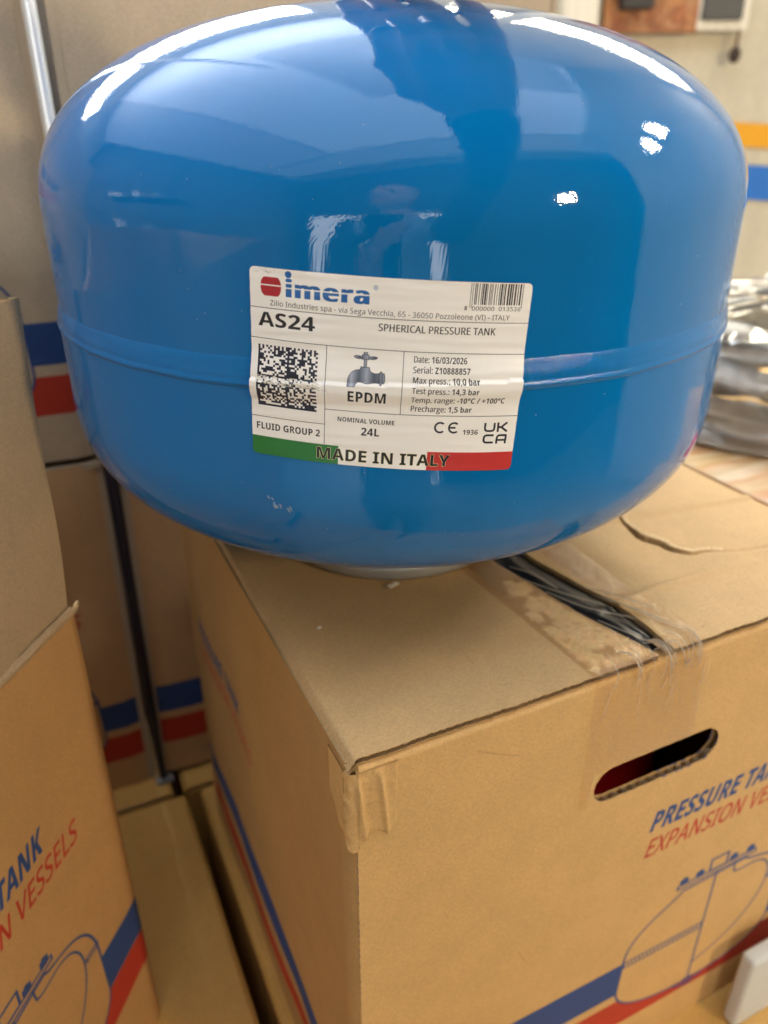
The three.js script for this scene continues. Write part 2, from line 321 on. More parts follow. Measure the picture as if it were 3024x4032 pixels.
{
  const pr = [];
  const N = 70;
  for (let i = 0; i <= N; i++) { const t = i / N * Math.PI / 2; pr.push([-(CL + HL * Math.pow(Math.cos(t), 2 / NL)), (R + 0.0012) * Math.pow(Math.sin(t), 2 / NL)]); }
  pr.push([-0.02, R + 0.0012], [-0.006, R + 0.0012], [-0.0045, R + 0.0008], [0, R], [0.01, R], [0.03, R]);
  for (let i = 0; i <= N; i++) { const t = i / N * Math.PI / 2; pr.push([CU + HU * Math.pow(Math.sin(t), 2 / NU), R * Math.pow(Math.cos(t), 2 / NU)]); }
  const lathe = new THREE.LatheGeometry(pr.map(([h, r]) => new THREE.Vector2(Math.max(r, 0.0001), h + TB)), 360);
  part('shell', lathe, paint, tank);
  // chips and lint stuck to the paint
  const lint = [];
  const stick = (th, h, w, l, tilt) => { const r = tankRadius(h) + 0.0001, e = 0.001, n = V(Math.sin(th), -(tankRadius(h + e) - tankRadius(h - e)) / (2 * e), Math.cos(th)).normalize(); const g = new THREE.CircleGeometry(1, 7).scale(w, l, 1).rotateZ(tilt); const q = new THREE.Quaternion().setFromUnitVectors(V(0, 0, 1), n); lint.push(g.applyQuaternion(q).translate(Math.sin(th) * r, h + TB, Math.cos(th) * r)); };
  for (const [th, h] of [[-0.73, -0.052], [-0.69, -0.056], [-0.715, -0.054]]) for (let i = 0; i < 5; i++) stick(th + (rnd() - 0.5) * 0.02, h + (rnd() - 0.5) * 0.004, 0.0002 + rnd() * 0.0003, 0.0005 + rnd() * 0.0008, 0.5 + rnd() * 0.4);
  for (let i = 0; i < 70; i++) stick(-1.6 + rnd() * 2.6, -0.10 + rnd() * 0.20, 0.00010 + rnd() * 0.00013, 0.00012 + rnd() * 0.0003, rnd() * 3);
  tag(part('dust', lint, new THREE.MeshStandardMaterial({ color: new THREE.Color(0.26, 0.36, 0.48), roughness: 0.8 }), tank), null, null, null, 'stuff');
  // weld bead with its ripples
  const rows = [-0.0056, -0.0048, -0.0040, -0.0032, -0.0022, -0.001, 0.0004, 0.002, 0.0036, 0.0052, 0.0068, 0.0084];
  const weld = sheet(2400, rows.length - 1, (u, v) => {
    const a = u * Math.PI * 2, i = Math.min(rows.length - 1, Math.round(v * (rows.length - 1)));
    const wander = 0.0004 * n2(Math.cos(a) * 4, Math.sin(a) * 4 + 3);
    const h = rows[i] + wander;
    let b = bead(rows[i]);
    const env = smooth(-0.6, 0.5, n2(Math.cos(a) * 3 + 8, Math.sin(a) * 3));
    b *= 1 + (0.05 + 0.16 * smooth(0.35, 1.0, Math.sin(a))) * n2(a * 46 - rows[i] * 140, rows[i] * 220) * env + 0.05 * n2(a * 15, 4);
    const edge = i === 0 || i === rows.length - 1 ? -0.0006 : 0;
    const r = (rows[i] < -0.003 ? R + 0.0010 : R) + b + edge;
    return [Math.sin(a) * r, h + TB, Math.cos(a) * r];
  });
  part('weld_seam', weld, paint, tank);
  // galvanised flange ring under the tank
  const fl = [[0.030, 0], [0.0695, 0], [0.0708, 0.0008], [0.0722, 0.0022], [0.0725, 0.0034], [0.0725, 0.0085], [0.0718, 0.0100], [0.0700, 0.0108], [0.058, 0.0108], [0.052, 0.013], [0.050, 0.030]];
  part('flange', new THREE.LatheGeometry(fl.map(([r, h]) => new THREE.Vector2(r, h)), 160), new THREE.MeshPhysicalMaterial({ color: new THREE.Color(0.40, 0.41, 0.39), metalness: 0.8, roughness: 0.42, bumpMap: bump(paperBump, 40, 3), bumpScale: 0.0001 }), tank);
  part('gasket', new THREE.CylinderGeometry(0.060, 0.060, 0.006, 96, 1, false).translate(0, 0.0245, 0), new THREE.MeshStandardMaterial({ color: 0x0b0b0c, roughness: 0.7 }), tank);
  part('air_valve', [new THREE.CylinderGeometry(0.012, 0.014, 0.012, 32).translate(0, TB + CU + HU + 0.004, 0), new THREE.CylinderGeometry(0.008, 0.008, 0.014, 24).translate(0, TB + CU + HU + 0.014, 0)], new THREE.MeshStandardMaterial({ color: 0x101010, roughness: 0.5 }), tank);
}
// the label print, 104 x 72 mm
{
  const LW = 104, LH = 72, K = 19.6, c = document.createElement('canvas');
  c.width = Math.round(LW * K); c.height = Math.round(LH * K);
  const x = c.getContext('2d'); x.scale(K, K);
  const INK = '#17161a', PAPER = '#fcf9f1';
  x.fillStyle = PAPER; x.fillRect(0, 0, LW, LH);
  const put = (s, px, base, cap, width, font = '', ink = INK, skew = 0) => {
    x.save(); x.translate(px, base); if (skew) x.transform(1, 0, skew, 1, 0, 0); x.font = `${font} 100px sans-serif`;
    const w = x.measureText(s).width, k = cap / 71.5; x.scale(width ? width / w : k, k); x.fillStyle = ink; x.fillText(s, 0, 0); x.restore();
  };
  x.strokeStyle = INK; x.lineWidth = 0.22;
  const ln = (a, b, d, e) => { x.beginPath(); x.moveTo(a, b); x.lineTo(d, e); x.stroke(); };
  ln(0, 14.35, 104, 14.25); ln(0, 25.6, 104, 25.75); ln(29.4, 25.7, 29.4, 64.1); ln(58, 25.7, 58, 49.6); ln(29.4, 49.75, 104, 49.45); ln(0, 56.1, 29.4, 55.95);
  // emblem: red barrel with a white band, and the name
  x.fillStyle = '#b3202c';
  x.beginPath(); x.moveTo(6, 3.2); x.lineTo(10.4, 3.2); x.bezierCurveTo(12.6, 3.3, 12.6, 9.6, 10.4, 9.9); x.lineTo(6, 9.9); x.bezierCurveTo(3.6, 9.6, 3.6, 3.4, 6, 3.2); x.fill();
  for (const o of [-0.28, 0, 0.28]) put('imera', 13.2 + o, 9.65, 6.1, 31.8, 'bold', '#1b66b0');
  x.fillStyle = PAPER; x.fillRect(3.6, 5.85, 9.2, 0.45); x.fillRect(13, 6.25, 32.4, 0.5); x.fillRect(13, 2.6, 3.4, 0.5);
  x.fillStyle = '#1b66b0'; x.beginPath(); x.arc(14.75, 1.75, 1.25, 0, 6.3); x.fill();
  x.lineWidth = 0.14; x.strokeStyle = '#1b66b0'; x.beginPath(); x.arc(46.5, 3.7, 0.75, 0, 6.3); x.stroke(); put('R', 46.17, 4.1, 0.8, 0.65, 'bold', '#1b66b0');
  x.strokeStyle = INK;
  put('Zilio Industries spa - via Sega Vecchia, 65 - 36050 Pozzoleone (VI) - ITALY', 7.7, 13.25, 1.85, 88.6, '');
  // bar code
  let bx = 80.6; let k = 0;
  while (bx < 100.9) { const w = [0.2, 0.33, 0.5, 0.22, 0.62, 0.25][Math.floor(rnd() * 6)]; x.fillStyle = INK; const tall = k < 2 || bx > 100 || (bx > 90.4 && bx < 91.2); x.fillRect(bx, 0.35, Math.min(w, 101 - bx), tall ? 8.6 : 7.5); bx += w + [0.25, 0.3, 0.5, 0.62][Math.floor(rnd() * 4)]; k++; }
  put('8', 78.7, 9.9, 1.5, 1.1, 'bold'); put('000000', 81.4, 9.95, 1.55, 8.7, ''); put('013538', 91.6, 9.95, 1.55, 8.7, '');
  put('AS24', 3.0, 21.0, 5.2, 22.0, 'bold'); x.lineWidth = 0.35;
  put('SPHERICAL PRESSURE TANK', 48.0, 18.75, 2.6, 43.4, '');
  put('SPHERICAL PRESSURE TANK', 48.12, 18.75, 2.6, 43.4, '');
  // square dot code (a pattern of random cells)
  { const n = 30, s = 23.4 / n; x.fillStyle = '#14182c';
    for (let j = 0; j < n; j++) for (let i = 0; i < n; i++) {
      const on = i === 0 || j === n - 1 || i === 15 || j === 14 ? true : j === 0 || j === 15 ? i % 2 === 0 : i === n - 1 || i === 14 ? j % 2 === 1 : rnd() < 0.5;
      if (on) x.fillRect(2.8 + i * s, 28.0 + j * s, s * 1.02, s * 1.02);
    }
    x.fillStyle = '#e4ddcd';                           // the print has rubbed off along the weld under the label
    for (let i = 0; i < 160; i++) { const q = rnd(); x.beginPath(); x.ellipse(2.3 + rnd() * 24.5, 40.6 + (rnd() - 0.5) * 1.6 - 0.6 * Math.sin(q * 6), 0.15 + rnd() * 0.8, 0.08 + rnd() * 0.28, rnd() * 0.5, 0, 6.3); x.fill(); }
    x.fillStyle = '#cfc8ba'; for (let i = 0; i < 60; i++) { x.beginPath(); x.ellipse(0.3 + rnd() * 30, 41.6 + (rnd() - 0.5) * 1.2, 0.2 + rnd() * 0.7, 0.05 + rnd() * 0.1, rnd(), 0, 6.3); x.fill(); }
  }
  put('EPDM', 37.6, 45.6, 4.3, 15.1, 'bold'); put('FLUID GROUP 2', 1.7, 61.25, 2.75, 26.1, 'bold');
  put('NOMINAL VOLUME', 34.2, 54.1, 1.75, 22.0, 'bold'); put('24L', 43.4, 59.0, 3.1, 7.2, 'bold');
  const spec = [['Date: ', '16/03/2026', 20.2], ['Serial: ', 'Z10888857', 21.6], ['Max press.: ', '10,0 bar', 25.4], ['Test press.: ', '14,3 bar', 25.4], ['Temp. range: ', '-10\u00b0C / +100\u00b0C', 36.3], ['Precharge: ', '1,5 bar', 23.6]];
  spec.forEach(([a, b, w], i) => { const base = 29.5 + i * 3.72; x.save(); x.font = '100px sans-serif'; const wa = x.measureText(a).width; x.font = 'bold 100px sans-serif'; const wb = x.measureText(b).width; x.restore(); const f = w / (wa + wb); put(a, 61.6, base, 2.25, wa * f, ''); put(a, 61.7, base, 2.25, wa * f, ''); put(b, 61.6 + wa * f, base, 2.25, wb * f, 'bold'); });
  // conformity marks
  x.lineWidth = 0.72; x.beginPath(); x.arc(73.6, 54.2, 1.95, -0.85, 0.85, true); x.stroke(); x.beginPath(); x.arc(79.0, 54.2, 1.95, -0.85, 0.85, true); x.stroke(); ln(77.1, 54.2, 79.6, 54.2);
  put('1936', 82.5, 57.0, 1.95, 6.2, 'bold');
  x.lineWidth = 0.8; x.lineJoin = 'round';
  x.beginPath(); x.moveTo(91.3, 52.2); x.lineTo(91.3, 54.2); x.quadraticCurveTo(91.3, 55.5, 92.6, 55.5); x.lineTo(93.8, 55.5); x.quadraticCurveTo(95.1, 55.5, 95.1, 54.2); x.lineTo(95.1, 52.2); x.stroke();
  ln(96.6, 52.1, 96.6, 55.9); ln(96.8, 54.0, 98.0, 54.0); ln(98.0, 54.0, 100.2, 52.1); ln(98.0, 54.0, 100.4, 55.8);
  x.beginPath(); x.moveTo(95.2, 57.3); x.lineTo(92.6, 57.3); x.quadraticCurveTo(91.3, 57.3, 91.3, 58.5); x.lineTo(91.3, 59.0); x.quadraticCurveTo(91.3, 60.3, 92.6, 60.3); x.lineTo(95.2, 60.3); x.stroke();
  x.beginPath(); x.moveTo(96.6, 60.8); x.lineTo(96.6, 58.6); x.quadraticCurveTo(96.6, 57.3, 97.9, 57.3); x.lineTo(100.2, 57.3); x.lineTo(100.2, 60.8); x.stroke(); ln(96.6, 59.3, 100.2, 59.3);
  // flag strip
  x.fillStyle = '#1f7a35'; x.fillRect(0, 64.3, 35.0, 7.7); x.fillStyle = '#c8312b'; x.fillRect(69.5, 64.3, 34.5, 7.7);
  for (const [dx, dy] of [[-0.14, 0.14], [0.14, -0.14]]) put('MADE IN ITALY', 25.9 + dx, 70.2 + dy, 4.7, 52.6, 'bold', '#e9dfa0');
  put('MADE IN ITALY', 25.9, 70.2, 4.7, 52.6, 'bold');
  // the tap picture
  const metal = x.createLinearGradient(37, 0, 51, 0); [['0', '#4a5060'], ['0.15', '#b9c0cd'], ['0.35', '#5a6272'], ['0.55', '#aab2c0'], ['0.75', '#565e6e'], ['1', '#9098a6']].forEach(([o, q]) => metal.addColorStop(+o, q));
  x.fillStyle = metal; x.strokeStyle = '#23262f'; x.lineWidth = 0.18;
  const fs = (p) => { x.fill(p); x.stroke(p); };
  let p = new Path2D(); p.moveTo(37.7, 39.6); p.bezierCurveTo(37.4, 35.2, 39.4, 33.4, 42.2, 33.3); p.lineTo(42.4, 32.3); p.lineTo(45.6, 32.3); p.lineTo(45.9, 33.5); p.bezierCurveTo(47.0, 34.6, 48.2, 34.4, 49.3, 34.2); p.lineTo(49.3, 37.9); p.bezierCurveTo(47.5, 37.6, 46.4, 38.2, 45.0, 38.2); p.bezierCurveTo(43.0, 38.2, 41.0, 36.8, 40.4, 39.5); p.closePath(); fs(p);
  p = new Path2D(); p.ellipse(50.0, 36.0, 0.75, 2.5, 0, 0, 6.3); fs(p); p = new Path2D(); p.ellipse(51.0, 36.0, 0.5, 2.0, 0, 0, 6.3); fs(p);
  p = new Path2D(); p.rect(43.5, 29.6, 1.0, 2.8); fs(p); p = new Path2D(); p.rect(42.7, 27.9, 2.6, 1.7); fs(p); p = new Path2D(); p.rect(43.3, 27.0, 1.4, 0.9); fs(p);
  p = new Path2D(); p.ellipse(41.4, 28.9, 1.7, 0.55, 0.1, 0, 6.3); fs(p); p = new Path2D(); p.ellipse(46.7, 28.9, 1.7, 0.55, -0.1, 0, 6.3); fs(p);
  x.fillStyle = 'rgba(120,110,95,0.25)'; for (let i = 0; i < 24; i++) { x.beginPath(); x.ellipse(1 + rnd() * 9, 0.4 + rnd() * 1.6, 0.1 + rnd() * 0.8, 0.05 + rnd() * 0.12, rnd(), 0, 6.3); x.fill(); }
  const tex = new THREE.CanvasTexture(c); tex.colorSpace = THREE.SRGBColorSpace; tex.anisotropy = 8;
  const corner = { tl: [-0.7407, 0.04107], tr: [-0.1686, 0.03494], bl: [-0.7626, -0.03068], br: [-0.1899, -0.03702] };
  const nu = 150, nv = 104;
  const at = (u, v, lift) => {
    const th = lerp(lerp(corner.bl[0], corner.br[0], u), lerp(corner.tl[0], corner.tr[0], u), v), h = lerp(lerp(corner.bl[1], corner.br[1], u), lerp(corner.tl[1], corner.tr[1], u), v);
    const r = tankRadius(h) + 0.0017 * smooth(-0.0095, -0.0030, h) * (1 - smooth(0.001, 0.0115, h)) + lift + 0.00012 * n2(u * 3 + 7, v * 16);
    return [Math.sin(th) * r, h + TB, Math.cos(th) * r];
  };
  // rounded corners: pull the rim of the grid in
  const cr = 0.018, ca = LW / LH;
  const round = (u, v) => { const cu = clamp(u, cr, 1 - cr), cv = clamp(v, cr * ca, 1 - cr * ca); let du = (u - cu) / cr, dv = (v - cv) / (cr * ca); const m = Math.max(Math.abs(du), Math.abs(dv)), l = Math.hypot(du, dv); if (l > 0 && Math.abs(du) > 0 && Math.abs(dv) > 0) { du *= m / l; dv *= m / l; } return [cu + du * cr, cv + dv * cr * ca]; };
  const uline = (n, r) => { const a = []; for (let i = 0; i <= n; i++) a.push(i / n); return a; };
  const g = sheet(nu, nv, (u, v) => { const [a, b] = round(u, v); return at(a, b, 0.00035); }, (u, v) => round(u, v));
  part('label', g, new THREE.MeshPhysicalMaterial({ map: tex, roughness: 0.42, clearcoat: 0.25, clearcoatRoughness: 0.2 }), tank, 'white printed paper label crossing the weld');
}

// ------------------------------------------------------------------ the carton under the tank
const CX = 0.0912, CYT = -0.2424, CZ = -0.2263;         // its near top corner
const BW = 0.366, BH = 0.3776, BD = 0.350, T = 0.0055;
// x right along the front, y down is negative, z back is negative, from the near top corner
const near = thing('carton', 'closed brown carton with an oval hand hole carrying the blue tank', 'carton', [CX + BW / 2, CYT - BH, CZ - BD / 2]);
const L = (g) => g.translate(-BW / 2, BH, BD / 2);
const holeShape = (grow = 0, s = new THREE.Path()) => {
  const x0 = 0.1430, x1 = 0.2340, yc = -0.0812, r = 0.0126 + grow, a = x0 - grow + r, b = x1 + grow - r;
  const pts = [];
  const jag = (i) => grow ? 0 : 0.00035 * n2(i * 0.7, 3);
  for (let i = 0; i <= 16; i++) { const t = Math.PI / 2 + Math.PI * i / 16; pts.push([a + Math.cos(t) * (r + jag(i)), yc + Math.sin(t) * (r + jag(i))]); }
  for (let i = 1; i < 24; i++) pts.push([lerp(a, b, i / 24), yc - r + jag(i * 3)]);
  for (let i = 0; i <= 16; i++) { const t = -Math.PI / 2 + Math.PI * i / 16; pts.push([b + Math.cos(t) * (r + jag(i + 40)), yc + Math.sin(t) * (r + jag(i + 40))]); }
  for (let i = 1; i < 24; i++) pts.push([lerp(b, a, i / 24), yc + r + jag(i * 5 + 9)]);
  pts.forEach(([x, y], i) => (i ? s.lineTo(x, y) : s.moveTo(x, y))); s.closePath();
  return s;
};
{
  const map = kraft(BW, BH, 4600, (ctx) => {
    cartonPrint({ cx: 0.268, W: BW, textX: 0.192 })(ctx);
  });
  map.offset.set(0, 1);                                  // y runs from -BH to 0
  const face = card(map, 0.58);
  const shape = new THREE.Shape(); shape.moveTo(0.004, -BH); shape.lineTo(BW - 0.004, -BH); shape.lineTo(BW - 0.004, -0.0085); shape.lineTo(0.004, -0.0085); shape.closePath();
  shape.holes.push(holeShape());
  const outer = new THREE.ExtrudeGeometry(shape, { depth: 0.0007, bevelEnabled: false, curveSegments: 8 }).translate(0, 0, -0.0007);
  const inner = new THREE.ExtrudeGeometry(shape, { depth: 0.0007, bevelEnabled: false }).translate(0, 0, -T);
  // rounded fold at the top of the front panel, turning back under the flaps
  const fold = sheet(60, 10, (u, v) => { const x = lerp(0.004, BW - 0.004, u), a = v * Math.PI / 2, r = 0.0040 + 0.0003 * n2(x * 60, 2); return [x, -0.0085 + Math.sin(a) * r, -0.0040 + Math.cos(a) * 0.0040]; }, (u, v, q) => [q[0], q[1]]);
  const under = box(BW - 0.012, 0.0007, 0.010, BW / 2, -0.0048, -0.0090);
  const fp = part('front_panel', [L(outer), L(inner), L(fold)], face, near);
  part('minor_flap', L(under), cardPlain, near);
  // corrugated layer showing in the cut of the hand hole
  const wave = (x) => -T / 2 + 0.0019 * Math.sin(x / 0.0068 * 2 * Math.PI);
  const yb = (x) => { const a = 0.1430 + 0.0126, b = 0.2340 - 0.0126, d = x < a ? a - x : x > b ? x - b : 0; return Math.sqrt(Math.max(0, 0.0126 ** 2 - d * d)); };
  const rib = (s) => sheet(300, 1, (u, v) => { const x = lerp(0.1432, 0.2338, u); return [x, -0.0812 + s * (yb(x) + 0.0004 + v * 0.016), wave(x)]; });
  part('hole_edge', [L(rib(-1)), L(rib(1))], cardPale, near);
  // side and back panels with the rounded upright corner
  const sideMap = kraft(BD, BH, 2600, cartonPrint({ cx: 0.130, W: BD, textX: 0.028, blue: [0.283, 0.311], red: [0.327, 0.347], drawn: false }), [0.42, 0.244, 0.086]);  // panel tone darkened: the shade of this side is in the colour
  sideMap.offset.set(0, 1);
  const side = sheet(44, 40, (u, v) => {                 // from the back edge to the near corner, then round it
    const y = lerp(-BH, -0.003, v), s = u * (BD + 0.004);
    let x = 0, z = -BD + s; if (s > BD - 0.005) { const a = (s - (BD - 0.005)) / 0.009 * Math.PI / 2; x = 0.005 - Math.cos(a) * 0.005; z = -0.005 + Math.sin(a) * 0.005; }
    const bow = 0.0016 * n2(s * 7, y * 6) * smooth(0, 0.05, -y) * smooth(0, 0.03, s) * (1 - smooth(BD - 0.03, BD, s));
    return [x + bow, y, z];
  }, (u, v, q) => [u * (BD + 0.004), q[1]]);
  part('left_panel', L(side), card(sideMap, 0.6), near);
  part('right_panel', L(box(T, BH - 0.006, BD, BW - T / 2, -BH / 2 - 0.003, -BD / 2)), cardPlain, near);
  part('back_panel', L(box(BW, BH - 0.006, T, BW / 2, -BH / 2 - 0.003, -BD + T / 2)), cardPlain, near);
  part('bottom_panel', L(box(BW - 0.012, T, BD - 0.012, BW / 2, -BH + T / 2, -BD / 2)), cardPlain, near);

  // top flaps: gap between them as in the photograph
  const gapL = (z) => z > -0.057 ? lerp(0.1725, 0.1615, -z / 0.057) : z > -0.116 ? lerp(0.1615, 0.1515, (-z - 0.057) / 0.059) : lerp(0.1515, 0.142, (-z - 0.116) / 0.234);
  const gapR = (z) => z > -0.057 ? lerp(0.1825, 0.1880, -z / 0.057) : z > -0.113 ? lerp(0.1880, 0.1765, (-z - 0.057) / 0.056) : lerp(0.1765, 0.168, (-z - 0.113) / 0.237);
  const ragged = (x) => 0.0004 * n2(x * 60, 1) + 0.0005 * n2(x * 420, 4) + 0.0016 * Math.max(0, n2(x * 230, 8) - 0.5) - 0.0002;
  // the tear across the right flap
  const tear = new THREE.CatmullRomCurve3([[0.2560, -0.1300], [0.2520, -0.1130], [0.2505, -0.1000], [0.2555, -0.0900], [0.2575, -0.0800], [0.2640, -0.0715], [0.2760, -0.0690], [0.290, -0.0620], [0.3143, -0.0560], [0.345, -0.052]].map(([x, z]) => V(x, 0, z))).getPoints(60).map((p) => [p.x + 0.0006 * n2(p.z * 300, 2), p.z]);
  const tearDist = (x, z) => { let best = 1, side = 1, along = 0; for (let i = 0; i < tear.length - 1; i++) { const [ax, az] = tear[i], [bx, bz] = tear[i + 1], dx = bx - ax, dz = bz - az, t = clamp(((x - ax) * dx + (z - az) * dz) / (dx * dx + dz * dz), 0, 1), ex = x - ax - t * dx, ez = z - az - t * dz, d = Math.hypot(ex, ez); if (d < best) { best = d; side = Math.sign(dx * ez - dz * ex); along = (i + t) / (tear.length - 1); } } return [best, side, along]; };
  const topL = (x, z) => {
    const e = gapL(z) - x;
    return 0.0004 * n2(x * 14, z * 14) - 0.0035 * (1 - smooth(0, 0.045, e)) * smooth(0.0, 0.06, -z) - 0.004 * (1 - smooth(0, 0.004, x)) + 0.0005 * Math.exp(-(((z + 0.052 + x * 0.05) / 0.003) ** 2)) * smooth(0.1, 0.15, x);
  };
  const topR = (x, z) => {
    const e = x - gapR(z), [d, s, al] = tearDist(x, z);
    let y = 0.0005 * n2(x * 12 + 4, z * 12) - 0.0045 * (1 - smooth(0, 0.04, e)) * smooth(0.02, 0.07, -z) - 0.004 * (1 - smooth(0, 0.004, BW - x));
    y += (s > 0 ? -0.0012 : 0.0016) * (1 - smooth(0, 0.03, d)) * (1 - smooth(0.3, 0.8, al)) * smooth(0, 0.2, al);                     // one lip lifted, one pressed down
    y -= 0.006 * (1 - smooth(0.0002, 0.0002 + 0.0011 * Math.sin(Math.PI * Math.min(1, 0.12 + al * 1.25)) , d)) * (1 - smooth(0.55, 0.75, al)); y -= 0.0008 * (1 - smooth(0, 0.0025, d)) * smooth(0.5, 0.7, al);                     // the slit
    y += 0.0013 * Math.exp(-(((z + 0.050 - (x - 0.19) * 0.02) / 0.0035) ** 2)) * (1 - smooth(0.24, 0.30, x));        // creases
    y += 0.0015 * Math.exp(-((((z + 0.126) - (x - 0.262) * 0.12) / 0.004) ** 2)) * smooth(0.2, 0.25, x);
    return y;
  };
  const torn = (ctx) => {                                  // glue stain and torn paper left by earlier tape
    const quad = (c, p) => { ctx.fillStyle = c; ctx.beginPath(); p.forEach(([x, y], i) => (i ? ctx.lineTo(x, y) : ctx.moveTo(x, y))); ctx.closePath(); ctx.fill(); };
    quad('rgba(128,80,38,0.30)', [[0.131, -0.01], [0.176, -0.01], [0.158, 0.16], [0.124, 0.16]]);
    quad('rgba(128,84,40,0.24)', [[0.190, 0.010], [0.206, 0.006], [0.206, 0.048], [0.193, 0.048]]);
    quad('rgba(128,84,40,0.24)', [[0.190, 0.056], [0.206, 0.054], [0.200, 0.118], [0.184, 0.118]]);
    for (let i = 0; i < 2600; i++) {
      const z = 0.004 + rnd() * 0.092, x = 0.1335 + rnd() * (0.036 - 0.18 * z);
      if (n2(x * 60, z * 50) < -0.25 - 0.4 * (z < 0.045 ? 1 : 0) + (z > 0.085 ? (z - 0.085) * 60 : 0)) continue;
      ctx.fillStyle = `rgba(${206 + rnd() * 24},${172 + rnd() * 22},${124 + rnd() * 22},0.22)`;
      ctx.beginPath(); ctx.ellipse(x, z, 0.0008 + rnd() * 0.0028, 0.0005 + rnd() * 0.0014, rnd() * 3, 0, 6.3); ctx.fill();
    }
    for (let i = 0; i < 500; i++) { const u = rnd(), z = 0.006 + u * 0.11, x = 0.192 + rnd() * 0.012; ctx.fillStyle = 'rgba(222,190,142,0.16)'; ctx.beginPath(); ctx.ellipse(x, z, 0.0006 + rnd() * 0.0016, 0.0005 + rnd() * 0.001, rnd() * 3, 0, 6.3); ctx.fill(); }
    tear.forEach(([x, z], i) => { if (i > 44) return; for (let k = 0; k < 7; k++) { ctx.fillStyle = 'rgba(232,212,178,0.15)'; ctx.beginPath(); ctx.ellipse(x + 0.0010 + rnd() * 0.0022 * (i < 26 ? 2.2 : 1), -z + 0.0012 + rnd() * 0.0016, 0.0004 + rnd() * 0.0010, 0.0003 + rnd() * 0.0008, rnd() * 3, 0, 6.3); ctx.fill(); } });
    for (let i = 0; i < 46; i++) { ctx.fillStyle = rnd() < 0.5 ? 'rgba(70,45,20,0.35)' : 'rgba(235,215,180,0.4)'; ctx.beginPath(); ctx.ellipse(rnd() * BW, rnd() * BD, 0.0002 + rnd() * 0.0005, 0.0002 + rnd() * 0.0004, 0, 0, 6.3); ctx.fill(); }
  };
  const flapMap = kraft(BW, BD, 3000, (ctx) => torn(ctx), PALEKRAFT);
  flapMap.offset.set(0, 1);                               // v = z, front edge at v = 0 -> canvas top is the front
  flapMap.repeat.set(1 / BW, -1 / BD); flapMap.offset.set(0, 1);
  const flapMat = card(flapMap, 0.6);
  const flapSheet = (x0, x1, top, drop, nu, nv, inset) => sheet(nu, nv, (u, v) => {
    const zz = lerp(-BD, 0, v), a = x0(zz), b = x1(zz), x = lerp(a, b, u), z = v === 1 ? ragged(x) - inset : zz;
    return [x, top(x, z) - drop, z];
  }, (u, v, q) => [q[0], -q[2]]);
  const wall = (x0, x1, top, drop, thick, inset) => sheet(160, 1, (u, v) => { const x = lerp(x0(0), x1(0), u), z = ragged(x) - inset; return [x, top(x, z) - drop - (1 - v) * thick, z - (1 - v) * 0.0002]; }, (u, v, q) => [q[0], -q[2]]);
  const zero = () => 0.0, end = () => BW;
  const fl1 = [flapSheet(zero, gapL, topL, 0, 170, 200, 0.0002), wall(zero, gapL, topL, 0, 0.0007, 0.0002), flapSheet(zero, gapL, topL, 0.0036, 60, 60, 0.0006), wall(zero, gapL, topL, 0.0030, 0.0007, 0.0004)];
  const fl2 = [flapSheet(gapR, end, topR, 0, 300, 480, 0.0002), wall(gapR, end, topR, 0, 0.0007, 0.0002), flapSheet(gapR, end, topR, 0.0036, 60, 60, 0.0006), wall(gapR, end, topR, 0.0030, 0.0007, 0.0004)];
  // cut edges along the gap
  const lip = (g, top) => sheet(120, 1, (u, v) => { const z = lerp(-BD, -0.001, u); return [g(z), top(g(z), z) - (1 - v) * 0.0038, z]; }, (u, v, q) => [q[0], -q[2]]);
  fl1.push(lip(gapL, topL)); fl2.push(lip(gapR, topR));
  part('top_flap', fl1.map(L), flapMat, near, 'left top flap, plain and smooth');
  part('top_flap', fl2.map(L), flapMat, near, 'right top flap, creased and torn');
  // fluting inside the flap edge
  const flute = (x0, x1) => sheet(400, 1, (u, v) => { const x = lerp(x0, x1, u); return [x, -0.0019 + 0.0007 * n2(x * 50, 6), -0.0016 - v * 0.012 + 0.0007 * n2(x * 260, 2)]; });
  part('fluting', [L(flute(0.003, 0.17)), L(flute(0.178, BW - 0.003))], cardRaw, near);

  // glossy black plastic strip showing in the gap under the tape
  const blackStrip = sheet(40, 260, (u, v) => {
    const z = lerp(-BD + 0.004, -0.0025, v), a = gapL(z) - 0.004, b = gapR(z) + 0.004, x = lerp(a, b, u), edge = lerp(topL(gapL(z), z), topR(gapR(z), z), u) - 0.0046;
    const fold = 0.0007 * n2(u * 2.4 + z * 10, z * 6) + 0.0003 * Math.max(0, n2(u * 5 - z * 22, z * 10 + 4));
    return [x, edge + 0.0038 * Math.sin(Math.PI * u) ** 0.8 * smooth(-0.002, -0.02, z) + fold * Math.sin(Math.PI * u) - 0.0006, z];
  });
  part('black_strip', L(blackStrip), new THREE.MeshPhysicalMaterial({ color: new THREE.Color(0.010, 0.010, 0.012), roughness: 0.3, specularIntensity: 0.7 }), near, 'glossy black plastic strip in the gap of the flaps');

  // clear tape across the front edge
  const clear = new THREE.MeshPhysicalMaterial({ color: new THREE.Color(0.97, 0.93, 0.84), transmission: 1, thickness: 0, roughness: 0.07, ior: 1.46, bumpMap: bump(peelBump, 3, 5), bumpScale: 0.00025 });
  const tapeTop = (x, z) => { const a = gapL(z), b = gapR(z); if (x < a) return topL(x, z); if (x > b) return topR(x, z); const t = (x - a) / (b - a); return lerp(topL(a, z), topR(b, z), t) - 0.003 * Math.sin(Math.PI * t); };
